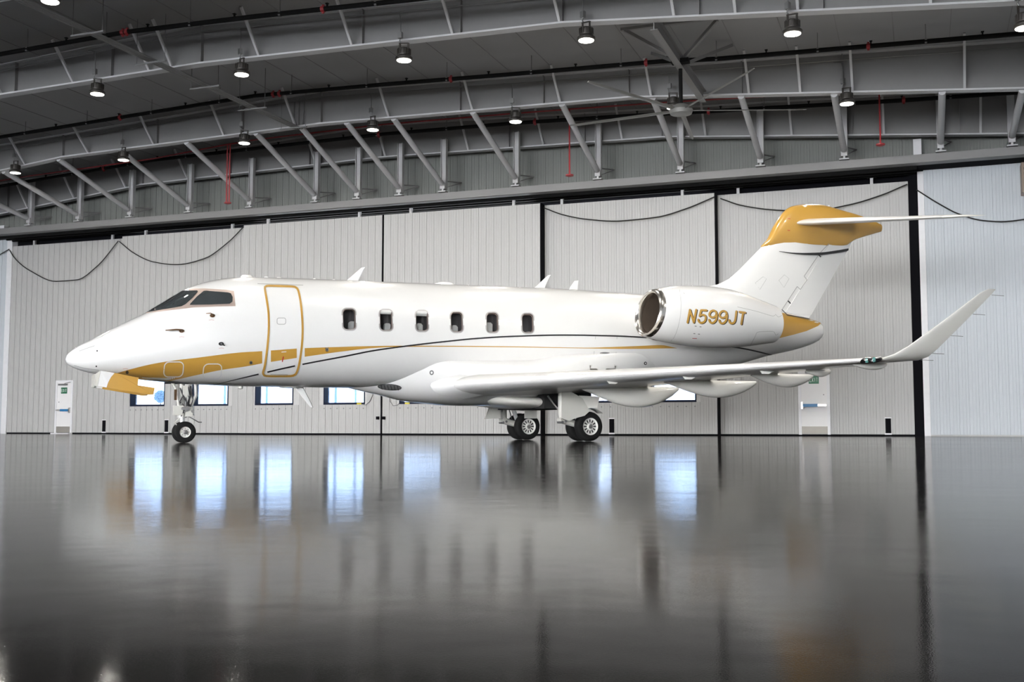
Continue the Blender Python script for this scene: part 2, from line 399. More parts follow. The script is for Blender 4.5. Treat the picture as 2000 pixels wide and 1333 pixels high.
# personnel doors
def exit_door(idx, pa, pb, label, hinge_right, arrow_cut=False):
    w0, w1 = wn(pa, 845, NW)[0], wn(pb, 845, NW)[0]; W = w1 - w0
    t = wthing('door_%d' % idx, (w0 + w1) / 2, NW, 0, label, 'door', kind='structure')
    h = W / 2; H0 = .07; H1 = 2.30
    MB().box(-h - .1, -h, -.05, 0, 0, H1 + .09).box(h, h + .1, -.05, 0, 0, H1 + .09).box(-h, h, -.05, 0, H1, H1 + .09).obj('door_frame', 'trimwhite', t)
    MB().box(-h, h, -.035, 0, H0, H1).obj('door_leaf', 'doorwhite', t)
    MB().box(-h, h, -.043, -.033, H0, .33).obj('kick_plate', 'kick', t)
    s = 1 if hinge_right else -1
    pb_ = MB().box(-h + .02, h - .02, -.13, -.07, 1.02, 1.09).obj('push_bar', 'alu', t)
    MB().box(min(0 - s * .12, s * (h - .06)), max(0 - s * .12, s * (h - .06)), -.14, -.065, 1.005, 1.105).obj('blue_bar_sleeve', 'blue', pb_)
    MB().box(s * h - .06 if s > 0 else -h, s * h if s > 0 else -h + .06, -.13, -.03, .93, 1.17).obj('bar_bracket', 'alu', pb_)
    MB().box(-.28, .18, -.12, -.035, H1 - .14, H1 - .06).obj('door_closer', 'conduit', t)
    MB().beam((.1, -.13, H1 - .05), (-s * -.38, -.10, H1 + .01), .03, .02).obj('closer_arm', 'conduit', t)
    MB().lathe([(-.05, .02), (-.035, .02)], 'y', (-s * (h - .11), 0, 1.42), 10, True).obj('lock_cylinder', 'conduit', t)
    # exit sign with a running-man style plain pictogram and the word EXIT
    sg = MB().box(-.17, .17, -.045, -.035, 1.80, 2.07).obj('exit_sign', 'green', t)
    strokes = {'E': [((0, 0), (0, 2)), ((0, 2), (1, 2)), ((0, 1), (.8, 1)), ((0, 0), (1, 0))], 'X': [((0, 0), (1, 2)), ((0, 2), (1, 0))],
               'I': [((.5, 0), (.5, 2))], 'T': [((0, 2), (1, 2)), ((.5, 0), (.5, 2))]}
    lm = MB()
    for i, chh in enumerate('EXIT'):
        for (p, q) in strokes[chh]:
            f = lambda a: (-.135 + i * .073 + a[0] * .05, -.048, 1.87 + a[1] * .065)
            lm.beam(f(p), f(q), .003, .014, up=(0, -1, 0)) if False else lm.tube([f(p), f(q)], .008, 5)
    lm.obj('sign_letters', 'signwhite', sg)
    MB().box(-h - (.55 if idx == 8 else .12), h + (.4 if idx == 8 else .12), -.25, -.04, 0, .045).obj('threshold', 'rubber_and_gap' if idx == 8 else 'trimwhite', t)
    return t
exit_door(7, 110.5, 137.5, 'white exit door with push bar left of the nose of the jet', True)
exit_door(8, 1566.5, 1617, 'white exit door with push bar and kick plate under the wing tip', False)

# header beam, rails, gable wall
hd = wthing('door_header', RIDGE, 38.25, 8.75, 'long grey steel door header across the wall above the hangar doors', 'beam', kind='structure')
MB().box(WL0 - RIDGE, WR0 - RIDGE, -.16, .16, .28, .50).obj('header_tube', 'steel', hd)
MB().box(WL0 - RIDGE, WR0 - RIDGE, -.22, .22, .22, .28).obj('header_flange', 'steel', hd)
for k, (y, zz) in enumerate(((.35, .12), (.75, .12), (1.1, .12))):
    MB().box(wl1 - RIDGE, wr0 - RIDGE, y - .05, y + .05, zz, zz + .12).obj('guide_rail', 'pipe', hd)
MB().box(WL0 - RIDGE, WR0 - RIDGE, .2, 1.5, .24, .30).obj('soffit_plate', 'rubber_and_gap', hd)  # coloured black so its underside reads as the shaded gap
gw = wthing('wall_front_gable', RIDGE, NW, 9.0, 'ribbed gable wall above the hangar doors, its grey-green darkened for dim light', 'wall', kind='structure')
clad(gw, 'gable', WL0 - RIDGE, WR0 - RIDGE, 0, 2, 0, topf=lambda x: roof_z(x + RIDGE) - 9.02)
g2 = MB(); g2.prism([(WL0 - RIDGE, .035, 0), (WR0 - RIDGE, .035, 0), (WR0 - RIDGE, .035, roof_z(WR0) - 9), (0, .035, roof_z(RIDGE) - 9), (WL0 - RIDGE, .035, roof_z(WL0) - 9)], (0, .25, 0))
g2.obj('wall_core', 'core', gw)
for i, px in enumerate((1792, 14)):
    w = wn(px, 300, NW - .2)[0]
    wobj(MB().box(w - .13, w + .13, NW - .35, NW - .05, 9.05, 10.0 if i == 0 else 9.6), 'gable_column', 'trimwhite', label=('short white column on the gable wall above the black door gap' if i == 0 else 'short white column on the gable wall at the far left'), cat='column', kind='structure')

# --- roof rafters
FRN = [38.75, 34.0, 27.0, 20.0, 13.0, 6.0, -1.0, -8.0, -15.0, -22.0, -29.0, -36.0]
KW = [WL0, -31.5, RIDGE, -8.6, WR0]
RLAB = ['grey steel rafter against the gable wall, farthest back', 'grey steel rafter carrying the diagonal braces', 'grey steel rafter nearest the top of the picture']
WB_PX = {1: (56, 178, 305, 441, 580, 762, 925, 1096, 1274, 1465, 1565, 1667, 1886), 2: (10, 150, 297, 341, 510, 691, 887, 1096, 1319, 1439, 1561, 1820), 0: (60, 150, 250, 370, 620, 755, 917, 1063, 1217, 1380, 1548, 1728, 1917)}
WB_Y = {1: 240, 2: 100, 0: 320}
for i, n in enumerate(FRN):
    lab = RLAB[i] if i < 3 else 'grey steel rafter overhead, %s from the gable wall' % ORD[i]
    o = wthing('roof_rafter', 0, n, 9.5, lab, 'rafter', 'roof rafters', 'structure')
    web = MB(); flg = MB(); dz = -.12 if i == 0 else 0
    for a, b in zip(KW, KW[1:]):
        za, zb = raft_z(a) + dz - 9.5, raft_z(b) + dz - 9.5; ta, tb = roof_z(a) - 9.5, roof_z(b) - 9.5
        web.add([(a, -.012, za), (b, -.012, zb), (b, -.012, tb), (a, -.012, ta), (a, .012, za), (b, .012, zb), (b, .012, tb), (a, .012, ta)],
                [(0, 1, 2, 3), (4, 7, 6, 5), (0, 4, 5, 1), (3, 2, 6, 7), (0, 3, 7, 4), (1, 5, 6, 2)])
        flg.beam((a, 0, za), (b, 0, zb), .30, .05)
        flg.beam((a, 0, ta - .03), (b, 0, tb - .03), .30, .04)
    web.obj('web', 'steel', o); flg.obj('flange', 'tube', o)
    for w in [x for x in KW[1:-1]] + [-27, -23.2, -14.5, -11.5, -5, -2, 1.4, -35, -39]:
        MB().box(w - .012, w + .012, -.14, .14, raft_z(w) + dz - 9.5, roof_z(w) - 9.5).obj('stiffener', 'steel', o)
    ws = [wn(p, WB_Y[i], n)[0] for p in WB_PX[i]] if i in WB_PX else list(np.arange(-40, 5, 3.2))
    if i in (1, 2): MB().tube([(w, -.22, roof_z(w) - .28 - 9.5) for w in np.arange(-40, 5, 1.0)], .018, 5).obj('lighting_conduit', 'conduit', o, True)
    for w in ws:
        MB().beam((w, -.1, raft_z(w) + dz - 9.48), (w, -1.05, roof_z(w) - 9.52), .07, .07).obj('flange_brace', 'tube', o)

# --- diagonal braces and posts on the header
BPX = [(61, 447), (157, 437), (258, 430), (372, 420), (492, 405), (619, 402), (701, 395), (783, 388), (868, 380), (1010, 365), (1170, 358), (1331, 350), (1487, 340), (1650, 330), (1838, 315), (1977, 304)]
first = None
for i, (px, py) in enumerate([(-40, 455)] + BPX):
    w = wn(px, py, 38.4)[0]
    if i == 0: lab = 'white diagonal brace at the left edge of the picture, half cut off'
    else: lab = 'white tube brace and post on the door header, %s from the left' % ORD[i - 1]
    o = wthing('header_brace', w, 38.25, 9.31, lab, 'brace', 'braces from the rafter to the door header', 'structure')
    zt = raft_z(w) - 9.31
    MB().box(-.11, .11, .10, .12, .25, 2.1).box(-.11, -.09, .02, .2, .25, 2.1).box(.09, .11, .02, .2, .25, 2.1).obj('post', 'tube', o)
    MB().tube([(0, -.12, .32), (0, 34.0 - 38.25, zt - .02)], .105, 14).obj('diagonal_tube', 'tube', o, True)
    MB().box(-.10, .10, -.06, .2, .12, .34).box(-.035, .035, -.03, .06, 0.0, .14).box(-.16, .16, -.12, .14, -.01, .03).obj('foot_bracket', 'tube', o)
    # small knee arm from the foot back to the gable wall
    MB().beam((.05, .15, .45), (.35, 1.0, .55), .04, .04).beam((.05, .15, .2), (.35, 1.0, .55), .03, .03).obj('knee_arm', 'steel', o)

# --- sprinkler mains (black) with couplings, heads, hangers
def wpoly(pts, n): return [(wn(x, y, n)[0], wn(x, y, n)[1]) for x, y in pts]
PIPES = [(25.0, [(-60, 118), (0, 106), (250, 62), (500, 32), (750, 5), (1000, -22), (1400, -60), (2060, -110)], (240, 248, 631), 'black sprinkler main with red couplings along the top left'),
         (32.0, [(-40, 275), (0, 268), (250, 227), (500, 187), (750, 165), (1000, 145), (1290, 120), (1400, 115), (1700, 90), (2040, 62)], (235, 534, 546, 881, 1262, 1696), 'black sprinkler main with red couplings above the braced rafter'),
         (36.9, [(-40, 372), (0, 364), (300, 313), (500, 290), (750, 262), (1000, 241), (1200, 228), (1500, 211), (1750, 197), (2040, 177)], (203, 740, 1045, 1384, 1765), 'black sprinkler main with red couplings in front of the gable')]
for n, pts, cps, lab in PIPES:
    q = wpoly(pts, n); o = wthing('sprinkler_main', 0, n, 9.5, lab, 'pipe', 'sprinkler mains')
    ln = [(w, 0, min(z, roof_z(w) - .1) - 9.5) for w, z in q]
    MB().tube(ln, .07, 8).obj('pipe', 'pipe', o, True)
    fx = lambda w: float(np.interp(w, [p[0] for p in ln], [p[2] for p in ln]))
    for c in cps:
        yy = float(np.interp(c, [p[0] for p in pts], [p[1] for p in pts])); w = wn(c, yy, n)[0]
        MB().tube([(w - .05, 0, fx(w - .05)), (w + .05, 0, fx(w + .05))], .085, 10).box(w - .03, w + .03, -.02, .02, fx(w) - .12, fx(w) + .12).obj('coupling', 'redpipe', o)
    w = ln[0][0] + .8; k = 0
    while w < ln[-1][0] - .3:
        z = fx(w)
        if k % 2 == 0: MB().box(w - .02, w + .02, -.02, .02, z + .03, z + .14).box(w - .04, w + .04, -.04, .04, z + .13, z + .15).obj('sprinkler_head', 'pipe', o)
        else: MB().box(w - .008, w + .008, -.008, .008, z, roof_z(w) - 9.5).box(w - .03, w + .03, -.06, .06, z - .06, z + .06).obj('hanger_rod', 'conduit', o)
        w += 1.45; k += 1
# red branch line with drops
n = 36.2
rp = [(-40, 360), (50, 345), (300, 310), (440, 283), (500, 273), (750, 243), (1000, 222), (1105, 214), (1300, 200), (1500, 188), (1715, 176)]
q = wpoly(rp, n); o = wthing('red_pipe_line', 0, n, 9.5, 'thin red pipe line with three drops behind the braced rafter', 'pipe')
MB().tube([(w, 0, z - 9.5) for w, z in q], .028, 6).obj('pipe', 'redpipe', o, True)
for px, y0, y1, dbl in ((447, 283, 394, True), (1112, 214, 340, False), (1717, 178, 280, False)):
    for d in ((-.06, .06) if dbl else (0,)):
        w = wn(px, y0, n)[0] + d; z0 = wn(px, y0, n)[1]; z1 = wn(px, y1, n)[1]
        MB().tube([(w, 0, z0 - 9.5), (w, 0, z1 - 9.5)], .028, 6).obj('drop_pipe', 'redpipe', o, True)
    w = wn(px, y0, n)[0]
    MB().lathe([(0, .05), (.03, .14), (.07, .14), (.1, .03)], 'z', (w, 0, z1 - 9.6), 12, True).obj('detector_head', 'redpipe', o)

# conduit bundle running along the ridge
o = wthing('conduit_bundle', -20.85, 26, 10.9, 'bundle of grey conduits on hangers crossing the rafters at top left', 'conduit')
for k in range(4): MB().tube([((k - 1.5) * .09, -9, .02), ((k - 1.5) * .09, 8, .16)], .022, 6).obj('conduit', 'conduit', o, True)
for y in np.arange(-8, 8, 2.6):
    z = .06 + .009 * y
    MB().box(-.55, .55, y - .03, y + .03, z - .06, z - .02).obj('trapeze_bar', 'conduit', o)
    for sx in (-.5, .5): MB().box(sx - .007, sx + .007, y - .007, y + .007, z - .05, roof_z(-20.85) - 10.9).obj('hanger_rod', 'conduit', o)
MB().tube([(-.2, 7.9, .16), (-.2, 8, 1.3)], .03, 6).tube([(0, 7.9, .16), (0, 8, 1.3)], .03, 6).tube([(.2, 7.9, .16), (.2, 8, 1.3)], .03, 6).obj('riser', 'conduit', o)
# --- high-bay lamps
def make_lamp():
    t = link('high_bay_lamp', None); t.empty_display_size = .2
    hs = MB().lathe([(0.0, .20), (.02, .235), (.07, .235), (.10, .20), (.13, .17), (.16, .175), (.30, .165), (.34, .12), (.35, .05)], 'z', (0, 0, 0), 20, True).obj('housing', 'lamphouse', t, True)
    fins = MB()
    for k in range(16):
        a = 2 * math.pi * k / 16; c_, s_ = math.cos(a), math.sin(a)
        fins.beam((c_ * .15, s_ * .15, .16), (c_ * .15, s_ * .15, .31), .012, .08, up=(c_, s_, 0))
    fins.obj('cooling_fins', 'lamphouse', hs)
    MB().lathe([(-.012, .001), (-.012, .195), (.004, .20)], 'z', (0, 0, 0), 24).obj('lens', 'lens', t, True)
    MB().beam((-.13, 0, .3), (-.13, 0, .5), .05, .02, up=(0, 1, 0)).beam((.13, 0, .3), (.13, 0, .46), .05, .02, up=(0, 1, 0)).beam((-.15, 0, .5), (.15, 0, .46), .05, .025).obj('handle_bracket', 'lamphouse', t)
    MB().tube([(-.1, 0, .5), (-.14, 0, .56), (-.12, 0, .66)], .02, 6).box(-.18, -.06, -.05, .05, .64, .8).obj('hook', 'conduit', t)
    return t
lamp0 = make_lamp(); lampn = [0]; lamp_parts = list(lamp0.children)
def lamp(w, n, z, label, light=True, visible=True):
    if lampn[0] == 0: t = lamp0
    else:
        t = lamp0.copy(); COL.objects.link(t)
        for ch in lamp_parts: copy_tree(ch, t)
    lampn[0] += 1
    t.location = wloc(w, n, z); t.rotation_euler.z = WROT + random.uniform(-.6, .6)
    tag(t, label, 'lamp', 'high-bay lamps')
    top = roof_z(w) - .28 - z
    MB().tube([(-.12, 0, .78), (-.12, 0, max(.85, top - .25)), (-.16, 0, max(.9, top - .08)), (-.45, .05, max(.95, top))], .02, 6).obj('drop_conduit', 'conduit', t, True)
    ld = bpy.data.lights.new('lamp_light', 'AREA'); ld.shape = 'DISK'; ld.size = .38; ld.energy = LAMP_WATTS; ld.color = (1.0, .95, .87)
    lo = bpy.data.objects.new('lamp_light', ld); COL.objects.link(lo); lo.parent = t; lo.location = (0, 0, -.03)
LF2 = [(190, 178), (472, 140), (789, 112), (1145, 73), (1548, 60)]; LF1 = [(30, 332), (241, 307), (477, 274), (728, 248), (1007, 232), (1315, 205), (1654, 197)]
for i, (x, y) in enumerate(LF1): w, z = wn(x, y + 6, 33.6); lamp(w, 33.6, z, 'lit round high-bay lamp in the lower row, %s from the left' % ORD[i])
for i, (x, y) in enumerate(LF2): w, z = wn(x, y + 6, 26.6); lamp(w, 26.6, z, 'lit round high-bay lamp in the upper row, %s from the left' % ORD[i])
w, z = wn(98, 3, 19.6); lamp(w, 19.6, z, 'lit high-bay lamp cut off by the top edge of the picture')
w, z = wn(2001, 55, 26.6); lamp(w, 26.6, z, 'lit high-bay lamp cut off by the right edge of the picture')
for n in (19.6,):
    for li, w in enumerate(np.arange(-39, 5, 5.25)):
        if n == 19.6 and abs(w + 18.7) < 2: continue
        lamp(float(w), n, raft_z(w) - .45, 'lit high-bay lamp beyond the top edge of the picture, %s from the left' % ORD[li])

# --- ceiling fan with its mount
hw_, hn_ = wnz(1330, 217, 9.25)
fan = wthing('ceiling_fan', hw_, hn_, 9.25, 'large ceiling fan with long grey blades on a black drop pole', 'fan')
MB().lathe([(-.1, .05), (-.09, .30), (.02, .34), (.12, .28), (.2, .12)], 'z', (0, 0, 0), 24, True).obj('hub', 'fan', fan, True)
MB().tube([(0, 0, .1), (0, 0, 1.45)], .055, 10).box(-.25, .25, -.12, .12, 1.38, 1.50).obj('drop_pole', 'pipe', fan)
for k in range(5):
    a = math.radians(24 + 72 * k); c_, s_ = math.cos(a), math.sin(a)
    r = []
    for q, wd, dz in ((.28, .07, 0.02), (.6, .085, .03), (3.3, .07, .10), (3.62, .04, .12)):
        ctr = Vector((c_ * q, s_ * q, dz)); sd = Vector((-s_, c_, .25)).normalized()
        r.append([ctr + sd * wd, ctr + Vector((0, 0, .018)), ctr - sd * wd, ctr - Vector((0, 0, .018))])
    bl = MB().loft(r).obj('blade', 'fan', fan)
    MB().loft([[p * .999 for p in r[2]], r[3]]).obj('blade_tip', 'lamphouse', bl)
mb_ = wthing('fan_support_beam', hw_, 30.5, 10.62, 'grey steel beam between two rafters carrying the ceiling fan', 'beam', kind='structure')
MB().box(-.012, .012, -3.4, 3.4, -.13, .2).box(-.1, .1, -3.4, 3.4, .2, .22).box(-.1, .1, -3.4, 3.4, -.15, -.13).obj('beam_section', 'steel', mb_)
for (a, b) in (((-1.5, -.6, 1.0), (0, 0, .1)), ((1.15, -.6, .95), (0, 0, .1)), ((-1.2, 1.6, 1.0), (0, .3, .1)), ((1.2, 1.6, .95), (0, .3, .1))):
    MB().beam(a, b, .09, .09).obj('angle_stay', 'steel', mb_)
MB().box(-1.6, 1.3, -.66, -.54, .98, 1.06).obj('stay_rail', 'steel', mb_)

# --- door power cables hanging in swags
CAB = [([(-25, 508), (-5, 500), (18, 487)], 'black cable end at the left edge beside the leftmost door leaf'),
       ([(19, 489), (28, 504), (60, 530), (110, 550), (150, 547), (190, 520), (231, 471)], 'black power cable hanging in a swag across the leftmost door leaf'),
       ([(233, 472), (262, 495), (300, 512), (350, 517), (400, 505), (445, 474), (478, 441)], 'black power cable hanging in a swag above the cockpit'),
       ([(1062, 406), (1100, 420), (1150, 429), (1210, 432), (1280, 425), (1340, 408), (1395, 385)], 'black power cable hanging in a swag above the engine'),
       ([(1407, 388), (1450, 402), (1520, 411), (1590, 412), (1660, 400), (1720, 382), (1772, 360)], 'black power cable hanging in a swag behind the gold fin tip'),
       ([(1790, 371), (1830, 396), (1872, 418), (1920, 431), (1965, 433), (2030, 424)], 'black power cable sagging right of the black door gap')]
CN = [NW - .12, NW - .12, NW - .55, NW - .55, NW - .15, NW - .12]
for (pts, lab), n in zip(CAB, CN):
    q = wpoly(pts, n)
    fx = pchip([p[0] for p in q], [p[1] for p in q])
    ws = np.linspace(q[0][0], q[-1][0], 30)
    wobj(MB().tube([(w, n, fx(w)) for w in ws], .022, 6), 'power_cable', 'cable', smooth=True, label=lab, cat='cable', group='door power cables')
    wobj
for k, (pts, lab) in enumerate((([(727, 765), (728, 772), (722, 785), (713, 792), (708, 790)], 'thin grey cord looping from the window sill left of the centre joint'),
                                ([(760, 775), (762, 785), (768, 793), (776, 792), (780, 788)], 'thin grey cord looping to the window sill right of the centre joint'))):
    q = wpoly(pts, NW - .88); wobj(MB().tube([(w, NW - .88, z) for w, z in q], .012, 5), 'window_cord', 'conduit', smooth=True, label=lab, cat='cord')
for k, px in enumerate((738, 750)):
    w, z = wn(px, 817, NW - .88)
    wobj(MB().box(w - .05, w + .05, NW - .95, NW - .85, z - .06, z + .06), 'door_bumper', 'rubber_and_gap', label='small black bumper %s of the centre door joint' % ('left' if k == 0 else 'right'), cat='bumper', group='bumpers at the centre joint')
# a heater at the right edge
w0, zt = wn(1993, 322, NW - .3); w1, zb = wn(2030, 378, NW - .3)
ht = wthing('unit_heater', w0, NW - .3, zb, 'brown unit heater on the wall at the right edge', 'heater')
MB().box(0, w1 - w0, -.35, .25, 0, zt - zb).obj('casing', 'heater', ht)
for k in range(5): MB().box(.06, w1 - w0 - .06, -.37, -.345, .1 + k * .16, .18 + k * .16).obj('louvre', 'lamphouse', ht)
#AIRCRAFT
# ------------------------------------------------------------------ the business jet
jet = link('business_jet', None, None, GP, PSI)
tag(jet, 'white business jet with gold and black stripes parked on the hangar floor', 'airplane')

ZT = pchip([-2.23, -2.21, -2.15, -1.99, -1.81, -1.63, -1.35, -1.11, -.78, -.39, -.05, .1, .35, .61, .87, 1.13, 1.39, 2.47, 3.6, 5.39, 7.3, 8.65, 10.06, 10.79, 12, 13, 14, 15, 16, 16.44],
           [1.615, 1.69, 1.765, 1.89, 1.99, 2.095, 2.26, 2.40, 2.58, 2.84, 3.07, 3.15, 3.255, 3.325, 3.375, 3.405, 3.42, 3.45, 3.475, 3.51, 3.55, 3.575, 3.57, 3.56, 3.54, 3.50, 3.45, 3.37, 3.22, 3.12])
ZB = pchip([-2.23, -2.21, -2.15, -2.03, -1.8, -1.64, -1.0, -.5, 0, 1.16, 3.33, 5, 7, 9, 10.5, 12, 13, 13.8, 14.8, 15.5, 16.37, 16.44],
           [1.605, 1.545, 1.495, 1.435, 1.37, 1.34, 1.27, 1.22, 1.185, 1.15, 1.15, 1.17, 1.22, 1.30, 1.42, 1.6, 1.77, 1.92, 2.17, 2.31, 2.57, 2.63])
HWD = pchip([-2.23, -2.21, -2.15, -2.0, -1.8, -1.64, -1.0, -.4, .3, 1, 2, 9, 10, 12, 14, 15.5, 16.44], [.005, .085, .16, .29, .41, .50, .76, .94, 1.07, 1.14, 1.17, 1.18, 1.13, .95, .66, .42, .25])
ZC = pchip([-2.23, -1.6, -1, 0, 1.2, 2.5, 9, 12, 14, 16.44], [1.61, 1.68, 1.78, 2.02, 2.24, 2.30, 2.38, 2.55, 2.68, 2.88])
NS = 96
LOBE = pchip([-2.23, -1.2, .3, 1.5, 9, 12, 13.5, 16.44], [1, 1, .86, .80, .80, .92, 1, 1])
def hull_ring(s, g=0.0):
    zt, zb, hw, zc = ZT(s), ZB(s), HWD(s), ZC(s); zc = min(max(zc, zb + .3 * (zt - zb)), zt - .3 * (zt - zb))
    r = []
    for k in range(NS):
        a = 2 * math.pi * k / NS; c_, s_ = math.cos(a), math.sin(a)
        if s_ < 0:                                # fuller lower lobe along the cabin
            c_ = math.copysign(abs(c_) ** LOBE(s), c_); s_ = -abs(s_) ** LOBE(s)
        r.append(Vector((s, hw * c_, zc + ((zt - zc) if s_ > 0 else (zc - zb)) * s_)))
    return r
st = [-2.23, -2.225, -2.21, -2.19, -2.15, -2.1] + list(np.arange(-2.03, 1.5, .07)) + list(np.arange(1.5, 10, .25)) + list(np.arange(10, 16.44, .16)) + [16.44]
hull = MB().loft([hull_ring(float(s)) for s in st])
hull_me = hull.mesh('fuselage', 'white', True, 40)
BV_H = BVHTree.FromPolygons([Vector(v) for v in hull.v], hull.f)
fus = link('fuselage', hull_me, jet)

# belly fairing round the wing root
FB = pchip([3.1, 3.4, 3.75, 4.19, 4.67, 5.21, 5.76, 6.5, 7.2, 7.6, 8.0, 9, 10, 11, 12], [1.3, 1.16, 1.085, 1.0, .89, .83, .79, .785, .80, .86, .96, 1.06, 1.2, 1.4, 1.75])
FH = pchip([3.1, 3.8, 4.7, 5.5, 7, 8.5, 10, 11, 12], [.2, .6, .95, 1.17, 1.29, 1.27, 1.10, .82, .4])
rings = []
for s in np.arange(3.1, 12.01, .15):
    s = float(s); zb, hw = FB(s), FH(s); zc = zb + .75; r = []
    for k in range(40):
        a = 2 * math.pi * k / 40; c_, s_ = math.cos(a), math.sin(a); e = .86
        r.append((s, hw * math.copysign(abs(c_) ** e, c_), zc + (.38 if s_ > 0 else .75) * math.copysign(abs(s_) ** e, s_)))
    rings.append(r)
fair = MB().loft(rings)
fair_o = fair.obj('belly_fairing', 'white', jet, True, 45)
def bvh(mb): return BVHTree.FromPolygons([Vector(v) for v in mb.v], mb.f)
BV_F = bvh(fair)
BV_HF = BVHTree.FromPolygons([Vector(v) for v in hull.v] + [Vector(v) for v in fair.v], list(hull.f) + [tuple(i + len(hull.v) for i in f) for f in fair.f])

# --- painted and fitted details laid on the skin
def hit(px, py, bv, off):
    d = ray_a(px, py); h = bv.ray_cast(CO_A, d)
    if h[0] is not None:
        nrm = h[1]
        if nrm.dot(d) > 0: nrm = -nrm
        return h[0] + nrm * off
    best = None
    for k in range(400):
        p = CO_A + d * (14 + k * .06); q = bv.find_nearest(p)
        if best is None or q[3] < best[1]: best = (q, q[3], p)
    q = best[0]; nrm = q[1]
    if nrm.dot(best[2] - q[0]) < 0: nrm = -nrm
    return q[0] + nrm * off
def resamp(pts, step):
    out = [Vector(pts[0])]
    for a, b in zip(pts, pts[1:]):
        a, b = Vector(a), Vector(b); n = max(1, int((b - a).length / step))
        out += [a + (b - a) * (i / n) for i in range(1, n + 1)]
    return out
def smooth_px(pts, step=4):
    """Catmull-Rom through pixel points"""
    P = [Vector(p) for p in pts]; out = []
    for i in range(len(P) - 1):
        a, b, c, d = P[max(i - 1, 0)], P[i], P[i + 1], P[min(i + 2, len(P) - 1)]
        n = max(2, int((c - b).length / step))
        for k in range(n):
            t = k / n
            out.append(.5 * ((2 * b) + (c - a) * t + (2 * a - 5 * b + 4 * c - d) * t * t + (3 * b - a - 3 * c + d) * t ** 3))
    return out + [P[-1]]
def ribbon(pts, wid, bv, off, mb=None, closed=False):
    """a flat band of wid pixels along a pixel polyline, laid on the surface bv"""
    mb = mb or MB(); P = [Vector(p) for p in pts]; n = len(P); L = []; R = []
    for i, p in enumerate(P):
        a = P[(i - 1) % n] if closed or i > 0 else p; b = P[(i + 1) % n] if closed or i < n - 1 else p
        d = (b - a).normalized(); q = Vector((-d.y, d.x)); w_ = wid(i / max(1, n - 1)) if callable(wid) else wid
        L.append(hit(*(p + q * w_ / 2), bv, off)); R.append(hit(*(p - q * w_ / 2), bv, off))
    f = [(i, (i + 1) % n, n + (i + 1) % n, n + i) for i in range(n if closed else n - 1)]
    return mb.add(L + R, f)
def band(up, lo, bv, off, rows=5, n=None):
    """between an upper and a lower pixel curve given at matching x"""
    xs0, xs1 = max(up[0][0], lo[0][0]), min(up[-1][0], lo[-1][0])
    fu = pchip([p[0] for p in up], [p[1] for p in up]); fl_ = pchip([p[0] for p in lo], [p[1] for p in lo])
    n = n or int((xs1 - xs0) / 4) + 2; v = []; m = rows + 1
    for x in np.linspace(xs0, xs1, n):
        for k in range(m):
            y = fu(x) + (fl_(x) - fu(x)) * k / rows; v.append(hit(x, y, bv, off))
    f = [(i * m + k, (i + 1) * m + k, (i + 1) * m + k + 1, i * m + k + 1) for i in range(n - 1) for k in range(rows)]
    return MB().add(v, f)
def inside(p, poly):
    c = False; n = len(poly)
    for i in range(n):
        a, b = poly[i], poly[i - 1]
        if (a[1] > p[1]) != (b[1] > p[1]) and p[0] < (b[0] - a[0]) * (p[1] - a[1]) / (b[1] - a[1]) + a[0]: c = not c
    return c
def patch(poly, bv, off, step=3.0, mb=None):
    mb = mb or MB(); B = resamp(list(poly) + [poly[0]], step)[:-1]; V = [Vector((p.x, p.y)) for p in B]; nb = len(V)
    x0, x1 = min(p.x for p in V), max(p.x for p in V); y0, y1 = min(p.y for p in V), max(p.y for p in V)
    for x in np.arange(x0 + step / 2, x1, step):
        for y in np.arange(y0 + step / 2, y1, step):
            if inside((x, y), V[:nb]) and min((Vector((x, y)) - b).length for b in V[:nb]) > step * .45: V.append(Vector((x, y)))
    r = delaunay_2d_cdt(V, [(i, (i + 1) % nb) for i in range(nb)], [], 1, 1e-4)
    return mb.add([hit(p.x, p.y, bv, off) for p in r[0]], [tuple(f) for f in r[2]])
def rrect(x0, y0, x1, y1, r, shear=0.0, seg=5):
    out = []; cx, cy = (x0 + x1) / 2, (y0 + y1) / 2
    for (ox, oy, a0) in ((x1 - r, y0 + r, -90), (x1 - r, y1 - r, 0), (x0 + r, y1 - r, 90), (x0 + r, y0 + r, 180)):
        for k in range(seg + 1):
            a = math.radians(a0 + 90 * k / seg); x = ox + r * math.cos(a); y = oy + r * math.sin(a)
            out.append((x + shear * (y - cy), y))
    return out
def ell(cx, cy, rx, ry, seg=18, rot=0):
    c_, s_ = math.cos(rot), math.sin(rot)
    return [(cx + rx * math.cos(2 * math.pi * k / seg) * c_ - ry * math.sin(2 * math.pi * k / seg) * s_, cy + rx * math.cos(2 * math.pi * k / seg) * s_ + ry * math.sin(2 * math.pi * k / seg) * c_) for k in range(seg)]
def mirror(o):
    """the same fitting on the far side"""
    me = o.data.copy(); me.transform(Matrix.Diagonal((1, -1, 1, 1))); me.flip_normals()
    return link(o.name.split('.')[0], me, o.parent)
def lay(mb, name, m, parent=None, label=None, mir=False):
    o = mb.obj(name, m, parent or jet, True, 60)
    if label: o['label'] = label
    if mir:
        c = mirror(o)
        if label: c['label'] = label
    return o

